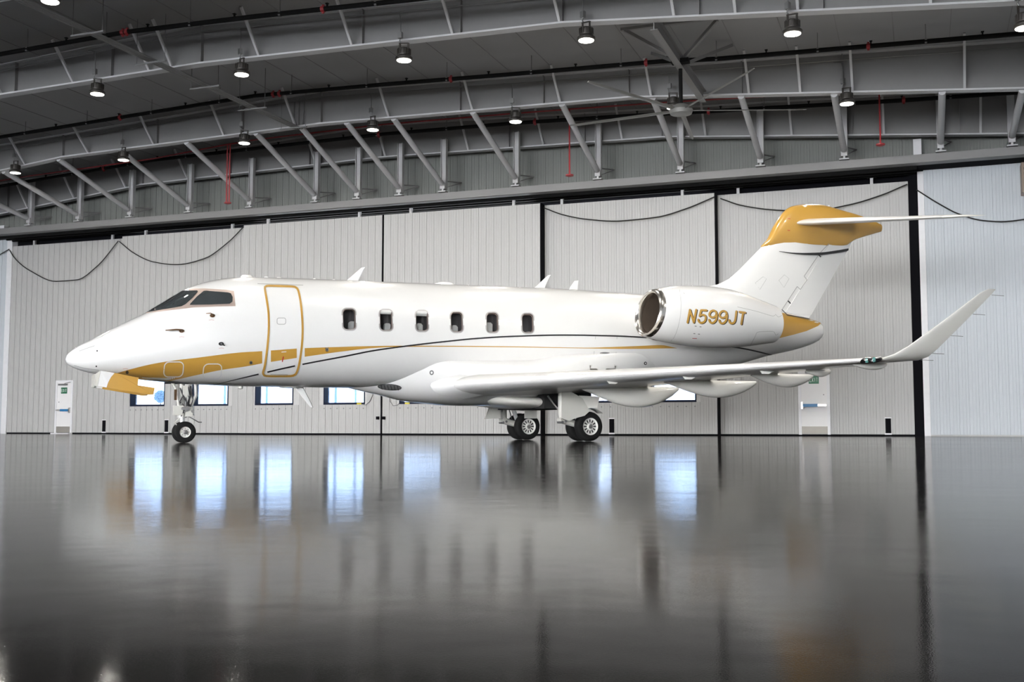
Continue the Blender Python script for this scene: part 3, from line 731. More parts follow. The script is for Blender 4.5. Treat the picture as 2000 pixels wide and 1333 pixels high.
# stripes
G_UP = [(225, 730), (253, 722), (294, 712), (335.5, 705), (385, 699), (480, 688), (500, 687), (592.5, 680.5), (700, 677), (775, 675.7), (850, 675.7), (1000, 677), (1150, 679.5), (1200, 678), (1250, 676), (1290, 674.5), (1322, 680.3)]
G_LO = [(225, 731.5), (262, 738), (300, 743), (325, 744.5), (339, 742.5), (385, 732.6), (433, 722.7), (480, 716), (512, 710), (592, 697.5), (675, 686), (725, 680.5), (775, 678), (850, 677.6), (1000, 678.7), (1150, 681), (1225, 681.9), (1322, 680.6)]
def cut(c, x0, x1):
    f = pchip([p[0] for p in c], [p[1] for p in c]); return [(x0, f(x0))] + [p for p in c if x0 < p[0] < x1] + [(x1, f(x1))]
for a, b in ((225, 512), (529, 579.5), (595, 1322)):
    lay(band(cut(G_UP, a, b), cut(G_LO, a, b), BV_HF, .004), 'gold_stripe', 'gold', label='gold stripe painted along the fuselage', mir=True)
K1 = [(417, 752), (460, 741.5), (505, 731), (548, 721), (590, 712), (675, 696), (725, 686), (775, 678.7), (825, 672.5), (875, 667), (925, 662), (1000, 657.5), (1100, 655), (1200, 656.7), (1262, 659.6)]
fk = pchip([p[0] for p in K1], [p[1] for p in K1])
for a, b in ((417, 505), (522, 576), (590.5, 1263)):
    lay(ribbon([(x, fk(x)) for x in np.linspace(a, b, int((b - a) / 6) + 2)], (lambda u: .6 + 2.2 * u) if a == 417 else 2.8, BV_HF, .007), 'black_stripe', 'black', label='thin black pinstripe along the fuselage', mir=True)
lay(ribbon(smooth_px([(1420, 677), (1445, 680), (1475, 686), (1508, 694)], 5), 2.6, BV_H, .006), 'black_stripe', 'black', label='black pinstripe behind the engine', mir=True)
# gold tail cone top
lay(patch([(1556, 618), (1580, 622), (1604, 631), (1598, 637), (1575, 647), (1550, 654), (1521, 661), (1500, 661), (1500, 610), (1530, 612)], BV_H, .006, 4), 'tail_cone_panel', 'gold', label='gold upper panel of the tail cone', mir=True)

# cockpit windows
WFR = [(283.5, 612.6), (357, 566.5), (379, 564.3), (400, 564), (440, 566.5), (457, 569), (460, 598.5), (420, 599.5), (375, 601.5), (330, 607)]
lay(patch(WFR, BV_H, .004, 4), 'windshield_frame', 'beige', label='bare metal cockpit window frame', mir=True)
lay(patch([(286.5, 610.8), (357, 568.6), (385.5, 568.4), (386.5, 571), (376, 583), (363, 595), (355, 599.2), (310, 606.4)], BV_H, .011, 4), 'windshield', 'cockpit', label='dark front windshield pane', mir=True)
lay(patch([(371, 596.6), (372, 594), (385, 580), (398, 569.4), (403, 569), (445, 572.2), (451, 574), (454.5, 581), (454, 590), (449, 594), (443, 594.4), (410, 595.5)], BV_H, .011, 4), 'side_window', 'cockpit', label='dark cockpit side window', mir=True)
# cabin windows: pockets cut into the hull, frame, seat back, glass
CW = [(682, 624), (754, 626), (824, 627.5), (892, 629.5), (961.5, 630.5), (1030.5, 632)]
cut_mb = MB()
for i, (cx, cy) in enumerate(CW):
    hw = 12.9 - .25 * i; hh = 20.9 - .35 * i; sh = -.05 + .03 * i
    O_ = rrect(cx - hw, cy - hh, cx + hw, cy + hh, 8, sh * 0 + .03, 5)
    pin = [hit(x, y, BV_H, 0) for x, y in O_]
    cut_mb.loft([[p + Vector((0, -.06, 0)) for p in pin], [p + Vector((0, .26, 0)) for p in pin]])
    wd = link('cabin_window', None, jet); wd.empty_display_size = .1
    R_ = rrect(cx - hw - .5, cy - hh - .5, cx + hw + .5, cy + hh + .5, 8.4, .03, 5)
    lay(ribbon(R_, 2.4, BV_H, .006, closed=True), 'window_rim', 'rim', wd)
    R2 = rrect(cx - hw + 1.2, cy - hh + 1.2, cx + hw - 1.2, cy + hh - 1.2, 7, .03, 5)
    lay(ribbon(R2, 1.8, BV_H, -.02, closed=True), 'inner_bezel', 'beige', wd)
    lay(patch(rrect(cx - hw + .4, cy - hh + .4, cx + hw - .4, cy + hh - .4, 8, .03, 5), BV_H, -.012, 5), 'window_pane', 'glass', wd)
    c = sum(pin, Vector()) / len(pin)
    k = [(.03, -.02), (.0, -.04), (-.09, -.03), (-.08, -.05), (-.10, .02), (.02, -.16)][i]
    s0 = c.x + k[0]; zt_ = c.z + k[1] - .01
    sb = MB(); prof = [(s0, zt_ - .22), (s0 + .012, zt_ - .03), (s0 + .04, zt_), (s0 + .11, zt_), (s0 + .15, zt_ - .04), (s0 + .15, zt_ - .22)]
    sb.prism([(a, c.y + .10, max(z, c.z - .23)) for a, z in prof], (0, .1, 0)); sb.obj('seat_back', 'seat', wd)
    if i in (1, 2): MB().box(c.x - .13, c.x + .13, c.y + .04, c.y + .055, c.z + .15 - .02 * (i % 3), c.z + .22).obj('window_reflection', 'seat', wd)  # pale bar stands in for a slanted reflection in the glass
cut_o = link('window_cutter', cut_mb.mesh('window_cutter', 'cabin'), jet)
bo = fus.modifiers.new('windows', 'BOOLEAN'); bo.operation = 'DIFFERENCE'; bo.object = cut_o; bo.solver = 'EXACT'
fus.data.materials.append(M['cabin'])
try: bo.material_mode = 'TRANSFER'
except Exception: pass
bpy.context.view_layer.update()
dg = bpy.context.evaluated_depsgraph_get()
nm = bpy.data.meshes.new_from_object(fus.evaluated_get(dg)); fus.modifiers.clear(); fus.data = nm
nm.polygons.foreach_set('use_smooth', [True] * len(nm.polygons)); nm.set_sharp_from_angle(angle=math.radians(30))
bpy.data.objects.remove(cut_o)
# far-side cabin windows as fitted panes
for i in range(6):
    c = hit(*CW[i], BV_H, 0)
    MB().lathe([(0, .11), (.012, .1)], 'y', (c.x, -c.y + .002, c.z), 20, True).obj('far_window', 'cockpit', jet)

# passenger door
DO = [(521, 557.6), (548, 558.2), (574, 559.2), (580, 561), (584.5, 566.5), (589, 587.5), (592, 617.5), (593, 647.5), (591, 682), (586.5, 712), (581.5, 729), (577, 734), (570, 736), (543, 736.3), (518, 735.8), (512.5, 733), (511.5, 728), (515, 715), (520, 678), (522.6, 640), (522, 610), (518.7, 586), (515, 563), (516.5, 559)]
door = link('passenger_door', None, jet); door['label'] = 'passenger door outlined in gold'
ctr = (552, 648)
def inset(p, dx, dy): return (p[0] + (dx if p[0] < ctr[0] else -dx), p[1] + (dy if p[1] < ctr[1] else -dy))
DI = [inset(p, 2.2, 1.5) for p in DO]
lay(ribbon(smooth_px(DI + [DI[0]], 4), 4.0, BV_HF, .008), 'door_outline', 'gold', door)
lay(ribbon(rrect(541, 621.5, 558, 634, 4), 1.0, BV_H, .006, closed=True), 'door_handle', 'seam', door)
lay(ribbon([(553.3, 696.5), (551.2, 707)], 2.0, BV_H, .008), 'red_pull_handle', 'red', door)
lay(ribbon([(549.5, 688), (559, 687.3)], 1.6, BV_H, .009), 'door_marking', 'trimwhite', door)
lay(ribbon([(528, 731.3), (562, 731.8)], .9, BV_H, .006), 'door_placard', 'seam', door)
lay(ribbon([(503, 555.3), (548, 556.3), (592, 558.2)], 1.0, BV_H, .01), 'rain_gutter', 'seam', door)

# white octagon hatches on the stripe
for (x0, y0, x1, y1) in ((320.5, 707, 358, 736), (397, 711, 432.5, 740)):
    P = rrect(x0, y0, x1, y1, 9, -.09, 4)
    lay(ribbon(P, 2.1, BV_H, .008, closed=True), 'hatch_outline', 'trimwhite', label='white rounded hatch outline')
# round lights and ports
for (x, y, r, m1, m2) in ((638.5, 683, 3.8, 'alu', 'conduit'), (490, 708.5, 3.6, 'conduit', 'dark'), (843, 728.3, 4.6, 'conduit', 'white'), (1260, 710, 3.2, 'black', 'white'), (248.5, 727, 3.3, 'black', 'black')):
    o = lay(patch(ell(x, y, r * .92, r), BV_HF, .01, 2), 'service_port', m1)
    lay(patch(ell(x, y, r * .45, r * .5), BV_HF, .014, 2), 'port_centre', m2, o)
for (x, y) in ((190, 686), (188.3, 715.7)):
    lay(patch(ell(x, y, 1.5, 1.6, 10), BV_H, .006, 1.5), 'radome_port', 'black')
lay(ribbon([(155, 686.5), (170, 681), (185, 676)], .9, BV_H, .005), 'lightning_strip', 'seam')
lay(ribbon([(145, 714), (165, 719.5), (193, 723)], .9, BV_H, .005), 'lightning_strip', 'seam')
lay(ribbon([(197.5, 655), (198, 690), (197.8, 724)], .5, BV_H, .004), 'radome_seam', 'seam')
# oval louvred vent on the belly fairing
ov = lay(patch(ell(761, 756, 23, 5.6, 28, .07), BV_HF, .006, 3), 'oval_vent', 'conduit')
lay(ribbon(ell(761, 756, 23, 5.6, 36, .07), 1.0, BV_HF, .012, closed=True), 'vent_rim', 'black', ov)
for k in range(6):
    x = 745 + k * 6.4; lay(ribbon([(x - 1, 751.5 + k * .4), (x + 1.5, 760.5 + k * .35)], 1.2, BV_HF, .012), 'vent_slat', 'black', ov)
# aft baggage door
bd = link('baggage_door', None, jet)
lay(ribbon([(1163, 657.5), (1160, 690), (1156, 714)], .6, BV_HF, .005), 'door_seam', 'seam', bd)
lay(ribbon([(1205, 658), (1203, 690), (1200, 714)], .6, BV_HF, .005), 'door_seam', 'seam', bd)
lay(ribbon([(1152.5, 714), (1152.5, 721.5), (1201, 721.8), (1201.5, 715)], 3.0, BV_HF, .007), 'door_sill', 'alu', bd)
lay(patch(ell(1181, 690, 10, 1.8, 16), BV_HF, .008, 2), 'latch', 'conduit', bd)
# pitot probes and vanes
def probe(name, base, tip, r=.014, m='bronze'):
    b = hit(*base, BV_H, 0); nrm = (hit(*base, BV_H, 1) - b); e = hit(*tip, BV_H, .08)
    o = MB().tube([b, b + nrm * .07, b + nrm * .09 + (e - b) * .3, e], [r * 1.6, r * 1.3, r, r * .7], 8).obj(name, m, jet, True)
    lay(patch(ell(base[0], base[1], 5.2, 3.6), BV_H, .006, 2), 'probe_base', m, o)
probe('pitot_probe', (355, 647), (325, 648.5)); probe('pitot_probe', (415, 617), (403, 616), .010)
probe('angle_of_attack_vane', (432, 672), (438, 675), .012, 'black')
for (x, y) in ((355, 658), (413, 625), (432.5, 680), (245, 720)):
    lay(ribbon([(x - 5, y + .8), (x, y), (x + 5, y + .8)], .8, BV_H, .005), 'warning_marking', mat('pale_red_marking', (.62, .38, .37)))
# roof antennas
def blade(name, pts, t=0.0, th=.03, m='white'):
    P = [ap(x, y, t) for x, y in pts]; n = len(P); cs = sum(p[0] for p in P) / n; cz = sum(p[1] for p in P) / n
    outer = [Vector((s, -t, z)) for s, z in P]; mid = [[Vector((cs + (s - cs) * k, -t + sg * th / 2, cz + (z - cz) * k)) for s, z in P] for sg, k in ((-1, .8), (1, .8))]
    mb = MB().loft([mid[0], outer, mid[1]], True, True); return mb.obj(name, m, jet)
blade('blade_antenna', [(676, 549), (680, 545.5), (706, 523), (713, 522), (700, 548), (699, 551)], th=.05)
blade('blade_antenna', [(1042, 563), (1047, 559.5), (1070, 538), (1076, 537), (1065, 560), (1064, 564)], th=.05)
blade('blade_antenna', [(1112, 566), (1113, 562), (1122, 549), (1130, 548), (1128.5, 563), (1128, 567)], th=.04)
for (x, y, r, h) in ((482, 541.5, .13, .05), (520, 543, .05, .03), (545, 544, .06, .03), (868, 555, .22, .045), (614, 546, .03, .03), (652, 548, .04, .03)):
    s, z = ap(x, y, 0); MB().lathe([(-.05, r), (0, r), (h * .7, r * .75), (h, r * .2)], 'z', (s, 0, z), 18, True).obj('roof_dome', 'white', jet, True)
blade('belly_antenna', [(574, 753), (580, 753), (592, 757), (606, 783), (612, 797), (606, 796), (590, 776), (578, 760)], th=.03)
s, z = ap(565, 756, 0); MB().lathe([(-.04, .05), (-.03, .2), (.03, .25), (.08, .25)], 'z', (s, 0, z + .01), 20, True).obj('belly_dome', 'cream', jet, True)
s, z = ap(470, 755, 0); MB().lathe([(-.06, .02), (-.04, .05), (.05, .06)], 'z', (s, 0, z), 12, True).obj('belly_dome', 'cream', jet, True)

# --- wings
AF = [(1.0, .0), (.85, .022), (.65, .042), (.45, .056), (.30, .060), (.18, .055), (.10, .045), (.05, .034), (.02, .022), (.006, .012), (0, 0)]
def section(le, te, thick, updir, camber=.0, n=None):
    """airfoil ring between le and te; thick is the full thickness ratio over .12"""
    le, te, up = Vector(le), Vector(te), Vector(updir).normalized(); ch_ = te - le; c = ch_.length; k = thick / .12
    r = [le + ch_ * x + up * (c * y * k + c * camber * math.sin(math.pi * x)) for x, y in AF]
    r += [le + ch_ * x - up * (c * y * k * .95 - c * camber * math.sin(math.pi * x)) for x, y in reversed(AF[1:-1])]
    return r
LE0, LE1 = (1.15, 5.24, 1.20), (9.6, 9.23, 1.395)
def le(t):
    u = (t - LE0[0]) / (LE1[0] - LE0[0]); return Vector((LE0[1] + u * (LE1[1] - LE0[1]), -t, LE0[2] + u * (LE1[2] - LE0[2])))
def te(t):
    s = float(np.interp(t, [.6, 3.2, 9.6, 10], [9.15, 9.25, 9.98, 10.02])); u = (t - 1.15) / 8.45
    return Vector((s, -t, 1.13 + u * .27))
def wing_rings(off=0.0, ts=None):
    out = []
    for t in ts: out.append(section(le(t), te(t), .115 - .02 * (t / 10), (0, 0, 1), .012))
    return out
WTS = [.7, 1.15, 1.8, 2.6, 3.2, 4, 5, 6, 7, 8, 8.8, 9.35]
def both(mb, name, m, parent_pair=(None, None), smooth=True, label=None, angle=50):
    o = mb.obj(name, m, parent_pair[0] or jet, smooth, angle); c = mirror(o); c.parent = parent_pair[1] or jet
    if label: o['label'] = label; c['label'] = label
    return o, c
wmb = MB().loft(wing_rings(0, WTS)); wings = both(wmb, 'wing', 'cream')
BV_W = bvh(wmb)
# polished leading edge: front of the section a touch proud
lem = MB(); rr = []
for t in [1.22, 1.8, 2.6, 3.2, 4, 5, 6, 7, 8, 8.8, 9.3]:
    s_ = section(le(t) - Vector((.012, 0, 0)), te(t), .128 - .02 * (t / 10), (0, 0, 1), .012)
    m_ = len(AF) - 1; rr.append(s_[m_ - 5:m_ + 6])
lem.loft(rr, False, False, closed=False); both(lem, 'polished_leading_edge', 'chrome', wings, label='polished metal leading edge')
# root fillet
rf = []
for t, k in ((.95, 1.25), (1.15, 1.15), (1.36, 1.02)):
    rf.append(section(le(t) - Vector((.18 * (k - 1) / .25 + .01, 0, 0)), te(t), .13 * k, (0, 0, 1), .012)[6:16])
both(MB().loft(rf, False, False, closed=False), 'wing_root_fairing', 'white', wings)
# spoiler and flap gap lines under the wing
for (a, b) in (((1180, 764), (1380, 744)), ((1290, 755), (1400, 742)), ((1480, 741), (1620, 733))):
    lay(ribbon(resamp([a, b], 10), .9, BV_W, .004), 'flap_gap', 'bronze', wings[0])
for (a, b) in ((1040, 1041), (1058, 1059)):
    pass
for x, y in ((1190, 744), (1338, 735), (1489, 724)):          # vortex fences under the leading edge
    h = hit(x, y, BV_W, 0)
    MB().prism([h + Vector((-.1, 0, .06)), h + Vector((.0, 0, -.06)), h + Vector((.14, 0, -.06)), h + Vector((.36, 0, .03))], (0, .02, 0)).obj('stall_fence', 'cream', wings[0])
# winglet
wl = []
for (tL, sL, zL, tT, sT, zT, up, th) in ((9.35, None, None, None, None, None, (0, 0, 1), .098), (9.6, 9.24, 1.40, 9.62, 10.03, 1.40, (0, .25, 1), .095), (9.76, 9.36, 1.47, 9.78, 10.08, 1.45, (0, .6, .8), .09),
                                          (9.88, 9.55, 1.60, 9.90, 10.16, 1.57, (0, .85, .5), .085), (10.18, 10.04, 2.02, 10.2, 10.46, 2.00, (0, .9, .43), .08), (10.47, 10.51, 2.44, 10.47, 10.78, 2.44, (0, .9, .43), .075), (10.51, 10.66, 2.51, 10.51, 10.82, 2.51, (0, .9, .43), .06)):
    if sL is None: wl.append(section(le(tL), te(tL), th, up, .012))
    else: wl.append(section((sL, -tL, zL), (sT, -tT, zT), th, up, .008))
wlo = both(MB().loft(wl), 'winglet', 'cream', wings, label='upswept cream winglet')
nl = MB(); 
ctr_ = (1702, 703)
o_ = lay(patch(ell(1702, 703.5, 22, 4.6, 24, -.14), bvh(MB().loft(wing_rings(0, [7, 8.8, 9.35])).loft(wl)), .02, 2.5), 'navigation_light', 'black', wings[0], 'dark oval navigation light at the wing tip')
for x in (1694, 1708): lay(patch(ell(x, 704 - (x - 1702) * .12, 3.2, 2.4, 12), bvh(MB().loft(wing_rings(0, [7, 8.8, 9.35])).loft(wl)), .028, 1.5), 'light_lens', 'teal', o_)
# static wicks
def wick(s, t, z, par): MB().tube([(s, -t, z), (s + .28, -t, z)], .004, 4).obj('static_wick', 'conduit', par)
for s, t, z in ((10.0, 9.7, 1.40), (10.08, 9.85, 1.50), (10.3, 10.05, 1.78), (10.55, 10.28, 2.12), (10.77, 10.47, 2.42)): wick(s, t, z, wings[0])
# canoe fairings
for k, (t, s0, s1, zt_, zb_, wd_) in enumerate(((2.75, 7.6, 10.05, 1.13, .73, .17), (4.75, 8.35, 10.58, 1.20, .90, .15), (6.55, 9.05, 10.50, 1.26, 1.055, .12), (7.7, 9.35, 9.9, 1.28, 1.20, .06), (9.0, 9.2, 9.95, 1.34, 1.26, .07))):
    r = []
    N_ = 15
    for i in range(N_):
        u = i / (N_ - 1); s = s0 + (s1 - s0) * u
        w_ = wd_ * max(.04, math.sin(math.pi * min(1, (u * .92 + .03))) ** .75)
        prof = math.sin(math.pi * min(1.0, u ** 1.25 * .98 + .01)) ** .8 if u < 1 else 0
        zb2 = zt_ - (zt_ - zb_) * max(.05, prof) if u < .75 else zb_ + (zt_ - .06 - zb_) * ((u - .75) / .25) ** 1.1 * .9 if False else zt_ - (zt_ - zb_) * max(.06, prof)
        zt2 = zt_ + .05
        r.append([(s, -t + w_ * math.cos(a), (zt2 + zb2) / 2 + (zt2 - zb2) / 2 * math.sin(a)) for a in [2 * math.pi * q / 16 for q in range(16)]])
    both(MB().loft(r), 'flap_track_fairing', 'cream', wings)

# --- tail: fin, rudder, bullet, stabilizers
FLE = pchip([3.2, 3.56, 3.72, 3.82, 3.95, 4.11, 4.33, 4.7, 5.05, 5.21, 5.4], [11.4, 11.75, 12.2, 12.65, 13.2, 13.56, 13.84, 14.26, 14.66, 14.84, 15.0])
FTE = lambda z: 16.16 + (z - 3.2) * (17.74 - 16.17) / (5.39 - 3.21)
def fin_ring(z, xa=0., xb=1., th=None):
    a, b = FLE(z), FTE(z); c = b - a; t_ = min(.30, .085 * c) * (1 if z > 3.9 else 1.0)
    L = Vector((a, 0, z)); E_ = Vector((b, 0, z))
    return section(L, E_, t_ / c, (0, 1, 0))
fmb = MB().loft([fin_ring(z) for z in (3.2, 3.4, 3.56, 3.64, 3.72, 3.82, 3.95, 4.11, 4.33, 4.7, 5.05, 5.21, 5.39)])
finp = fmb.obj('tail_fin', 'white', jet, True, 50); BV_T = bvh(fmb)
# rudder lies over the rear of the fin a touch proud
ru = []
for z in (3.3, 4.0, 4.7, 5.28):
    hs_ = float(np.interp(z, [3.3, 5.3], [15.30, 16.90])); b = FTE(z); a = FLE(z); c = b - a; t_ = min(.30, .085 * c) / .12 / c
    y0 = c * np.interp((hs_ - a) / c, [p[0] for p in reversed(AF)], [p[1] for p in reversed(AF)]) * t_ + .008
    ru.append([(hs_, -y0, z), (b + .01, -.012, z), (b + .01, .012, z), (hs_, y0, z)])
rud = MB().loft(ru).obj('rudder', 'white', finp)
for (a, b) in (((1526.5, 605), (1556, 560)), ((1556, 560), (1562, 566)), ((1562, 566), (1575, 547)), ((1575, 547), (1569.5, 540)), ((1569.5, 540), (1600, 495)), ((1600, 495), (1619, 475))):
    lay(ribbon(resamp([a, b], 8), 1.0, BV_T, .02), 'rudder_gap', 'seam', finp)
lay(ribbon(resamp([(1526, 605), (1537, 616.5), (1580, 624)], 8), 1.6, BVHTree.FromPolygons([Vector(v) for v in fmb.v + hull.v], fmb.f + [tuple(i + len(fmb.v) for i in f) for f in hull.f]), .02), 'rudder_gap', 'black', finp)
for (x, y) in ((1599, 499), (1540, 590)): lay(ribbon([(x - 2, y - 2), (x + 3, y + 3.5)], 2.4, BV_T, .024), 'hinge_slot', 'black', finp)
ks = [(1519, 492), (1540, 495), (1565, 496.6), (1600, 496.3), (1630, 492.5), (1655, 488)]
lay(ribbon(smooth_px(ks, 6), lambda u: .8 + 4.2 * min(1, u * 2), BV_T, .055), 'black_stripe', 'black', finp, 'black stripe across the fin', )
for P in ([(1475, 553), (1490, 541), (1497, 545), (1484, 566)], [(1521, 548), (1532, 537), (1541, 545), (1531, 562)]):
    lay(ribbon(P, .5, BV_T, .004, closed=True), 'access_panel', 'seam', finp)
# gold fin cap with bullet
CT = pchip([14.62, 14.84, 15.07, 15.37, 15.63, 16.16, 16.6, 17.32, 18.24, 18.84], [5.05, 5.25, 5.63, 6.0, 6.18, 6.29, 6.32, 6.24, 6.10, 5.94])
CBt = pchip([14.62, 15.78, 16.84, 17.57, 17.74, 18.84], [5.01, 5.04, 5.16, 5.28, 5.40, 5.76])
CWd = pchip([14.62, 14.75, 15.1, 15.6, 16.2, 17, 17.8, 18.84], [.02, .07, .135, .175, .185, .165, .12, .055])
cr = []
for s in list(np.arange(14.62, 16, .06)) + list(np.arange(16, 18.85, .14)):
    s = float(s); a, b = CT(s), CBt(s); w_ = CWd(s); c = (a + b) / 2; h = max(.01, (a - b) / 2); r = []
    for k in range(28):
        q = 2 * math.pi * k / 28; c_, s_ = math.cos(q), math.sin(q)
        wl_ = w_ * (1.0 if s_ > 0 else (1 - .25 * abs(s_)))
        r.append((s, wl_ * math.copysign(abs(c_) ** .8, c_), c + h * math.copysign(abs(s_) ** .9, s_)))
    cr.append(r)
cmb = MB().loft(cr); cap = cmb.obj('fin_cap', 'gold', jet, True, 50); cap['label'] = 'gold fin cap with bullet fairing'
BV_C = bvh(cmb)
for (x, y) in ((1541, 427), (1540.5, 450)): lay(ribbon([(x - 2.5, y), (x + 2.5, y + .5)], 1.2, BV_C, .004), 'warning_marking', 'red', cap)
MB().lathe([(-.05, .035), (.02, .035), (.06, .02), (.07, .005)], 'z', (16.95, 0, 6.27), 12, True).obj('beacon', 'trimwhite', cap, True)
sr = []
for t, sl, zl, st_, zt_, th in ((.05, 15.62, 5.72, 17.62, 5.99, .09), (1.3, 16.19, 5.61, 17.87, 5.83, .09), (2.6, 16.77, 5.495, 18.12, 5.665, .085), (3.6, 17.22, 5.41, 18.31, 5.54, .08), (3.85, 17.5, 5.41, 18.38, 5.51, .06), (3.92, 17.9, 5.44, 18.40, 5.50, .04)):
    sr.append(section((sl, -t, zl), (st_, -t, zt_), th, (0, 0, 1)))
stabs = both(MB().loft(sr), 'stabilizer', 'cream')
sl_ = []
for r in sr[:4]: sl_.append([p + Vector((-.01, 0, 0)) for p in r[len(AF) - 6:len(AF) + 5]])
for r, t in zip(sl_, (.05, 1.3, 2.6, 3.6)):
    c = r[5]
    for i, p in enumerate(r): r[i] = c + (p - c) * 1.12
both(MB().loft(sl_, False, False, closed=False), 'polished_leading_edge', 'chrome', stabs)
# tail cone exhaust rim
MB().loft([[Vector((16.445, p.y * k, 2.875 + (p.z - 2.875) * k)) for p in hull_ring(16.44)] for k in (1.0, .82)] + [[Vector((16.30, p.y * .8, 2.875 + (p.z - 2.875) * .8)) for p in hull_ring(16.44)]], False, True).obj('tail_cone_rim', 'conduit', jet)

# --- engines
NT, NZ = 1.93, 2.88
def nac(prof, seg=48, c1=True, shear=True):
    rr = []
    for s, r, dz in prof:
        ring = []
        for k in range(seg):
            a = 2 * math.pi * k / seg; y, z = r * math.cos(a), r * math.sin(a)
            sh = .17 * max(0., min(1., (11.2 - s) / 1.3)) if shear else 0
            ring.append(Vector((s + sh * z, -NT + y, NZ + dz + z)))
        rr.append(ring)
    return rr
out_p = [(9.93, .555, 0), (10.1, .60, 0), (10.4, .648, 0), (10.8, .69, -.01), (11.2, .712, -.015), (11.6, .712, -.02), (12.0, .69, -.03), (12.35, .645, -.05), (12.7, .58, -.075), (13.0, .52, -.09), (13.32, .455, -.11)]
nmb = MB().loft(nac(out_p), False, False)
nmb.loft(nac([(13.32, .455, -.11), (13.30, .43, -.11), (12.85, .41, -.09)]), False, False)
nacs = both(nmb, 'engine_nacelle', 'white'); BV_N = bvh(nmb)
both(MB().loft(nac([(9.94, .557, 0), (9.86, .545, 0), (9.815, .52, 0), (9.80, .495, 0), (9.815, .47, 0), (9.86, .45, 0), (9.95, .435, 0)]), False, False), 'inlet_lip', 'chromelip', nacs, label='polished inlet lip')
both(MB().loft(nac([(9.95, .436, 0), (10.2, .43, 0), (10.6, .45, 0), (10.75, .45, 0)]), False, True), 'inlet_duct', 'inlet', nacs)
fb = MB()
for k in range(22):
    a = 2 * math.pi * k / 22; d1 = Vector((0, math.cos(a), math.sin(a))); d2 = Vector((0, -math.sin(a), math.cos(a)))
    c = Vector((10.62, -NT, NZ))
    fb.add([c + d1 * .12 + d2 * .02 + Vector((-.02, 0, 0)), c + d1 * .12 - d2 * .03 + Vector((.05, 0, 0)), c + d1 * .44 - d2 * .06 + Vector((.05, 0, 0)), c + d1 * .44 + d2 * .04 + Vector((-.04, 0, 0))], [(0, 1, 2, 3)])
both(fb, 'fan_blades', 'inlet', nacs)
both(MB().lathe([(-.22, .005), (-.15, .06), (0, .13)], 'x', (10.6, -NT, NZ), 20), 'spinner', 'lamphouse', nacs)
both(MB().lathe([(-.3, .37), (.05, .33), (.28, .05), (.3, .005)], 'x', (13.25, -NT, NZ - .11), 24), 'exhaust_cone', 'alu', nacs)
py = []
for t in (.7, 1.35):
    py.append(section((10.7, -t, 2.86), (13.6, -t, 2.80), .09, (0, 0, 1)))
both(MB().loft(py), 'engine_pylon', 'white', nacs)
for P in ([(1321, 560.5), (1328, 575), (1330, 600), (1327, 630), (1320, 655), (1308, 670)], [(1338, 672), (1400, 676)]):
    pass
lay(ribbon(smooth_px([(1327, 566), (1330, 590), (1329, 615), (1324, 640), (1316, 660), (1306, 670)], 5), .5, BV_N, .004), 'cowl_seam', 'seam', nacs[0])
lay(ribbon(smooth_px([(1466, 674), (1476, 655), (1480, 649), (1505, 647.5), (1512, 649), (1515, 655), (1520, 652)], 5), .6, BV_N, .004), 'cowl_seam', 'seam', nacs[0])
lay(ribbon(smooth_px([(1440, 600), (1475, 608), (1510, 618), (1514, 614), (1520, 620), (1527, 616)], 5), .6, BV_N, .004), 'cowl_seam', 'seam', nacs[0])
lay(patch([(1272.5, 662.5), (1277, 662.5), (1290, 669), (1295.5, 672.5), (1286, 670.5), (1276, 667)], BV_N, .006, 2), 'cooling_scoop', 'inlet', nacs[0])
lay(ribbon([(1334, 571.5), (1338, 574.5)], 1.8, BV_N, .006), 'oil_vent', 'black', nacs[0])
for (x, y) in ((1358.5, 637.3), (1368, 638.5), (1356, 651.7), (1365, 652.7)): lay(ribbon([(x - 1.8, y), (x + 1.8, y + .3)], 1.3, BV_N, .005), 'cowl_placard', 'conduit', nacs[0])
lay(ribbon([(1352, 661), (1361, 661.4)], 1.0, BV_N, .005), 'cowl_placard', 'red', nacs[0])
# registration N599JT in slanted gold strokes with a black shadow
def zp(*a): return [(1230 + x / 8, 550 + y / 8) for x, y in a]
NINE = [(1352, 500), (1338, 470), (1300, 455), (1260, 475), (1240, 518), (1258, 552), (1300, 562), (1338, 540), (1352, 500), (1356, 545), (1342, 605), (1300, 646), (1255, 638), (1237, 600)]
LET = {'N': [[(900, 640), (937, 445)], [(937, 445), (998, 640)], [(998, 640), (1035, 445)]],
       '5': [[(1195, 453), (1112, 449), (1090, 540)], [(1090, 540), (1128, 522), (1172, 534), (1184, 575), (1165, 625), (1120, 647), (1080, 630), (1068, 598)]],
       '9': [NINE], '9b': [[(x + 158, y + 7) for x, y in NINE]],
       'J': [[(1662, 470), (1645, 600), (1622, 645), (1590, 655), (1560, 640), (1549, 605)]],
       'T': [[(1712, 478), (1800, 490)], [(1768, 485), (1740, 665)]]}
reg = link('registration', None, nacs[0]); reg['label'] = 'gold registration N599JT with black shadow'
def strokes(L, dx, dy, wid, off):
    mb = MB()
    for S in L:
        P = zp(*S); P = [(x + dx, y + dy) for x, y in P]
        Q = smooth_px(P, 1.6) if len(P) > 3 else resamp(P, 2)
        if len(P) == 3: Q = resamp(P, 2)
        ribbon(Q, wid, BV_N, off, mb)
        for e in (Q[0], Q[-1]): patch(ell(e[0], e[1], wid / 2, wid / 2, 10), BV_N, off, 2, mb)
    return mb
for k, (chh, L) in enumerate(LET.items()):
    lay(strokes(L, 1.5, .9, 4.2, .004), 'letter_shadow', 'black', nacs[0]); 
    lay(strokes(L, 0, 0, 3.9, .007), 'letter', 'gold', nacs[0])
bpy.data.objects.remove(reg)

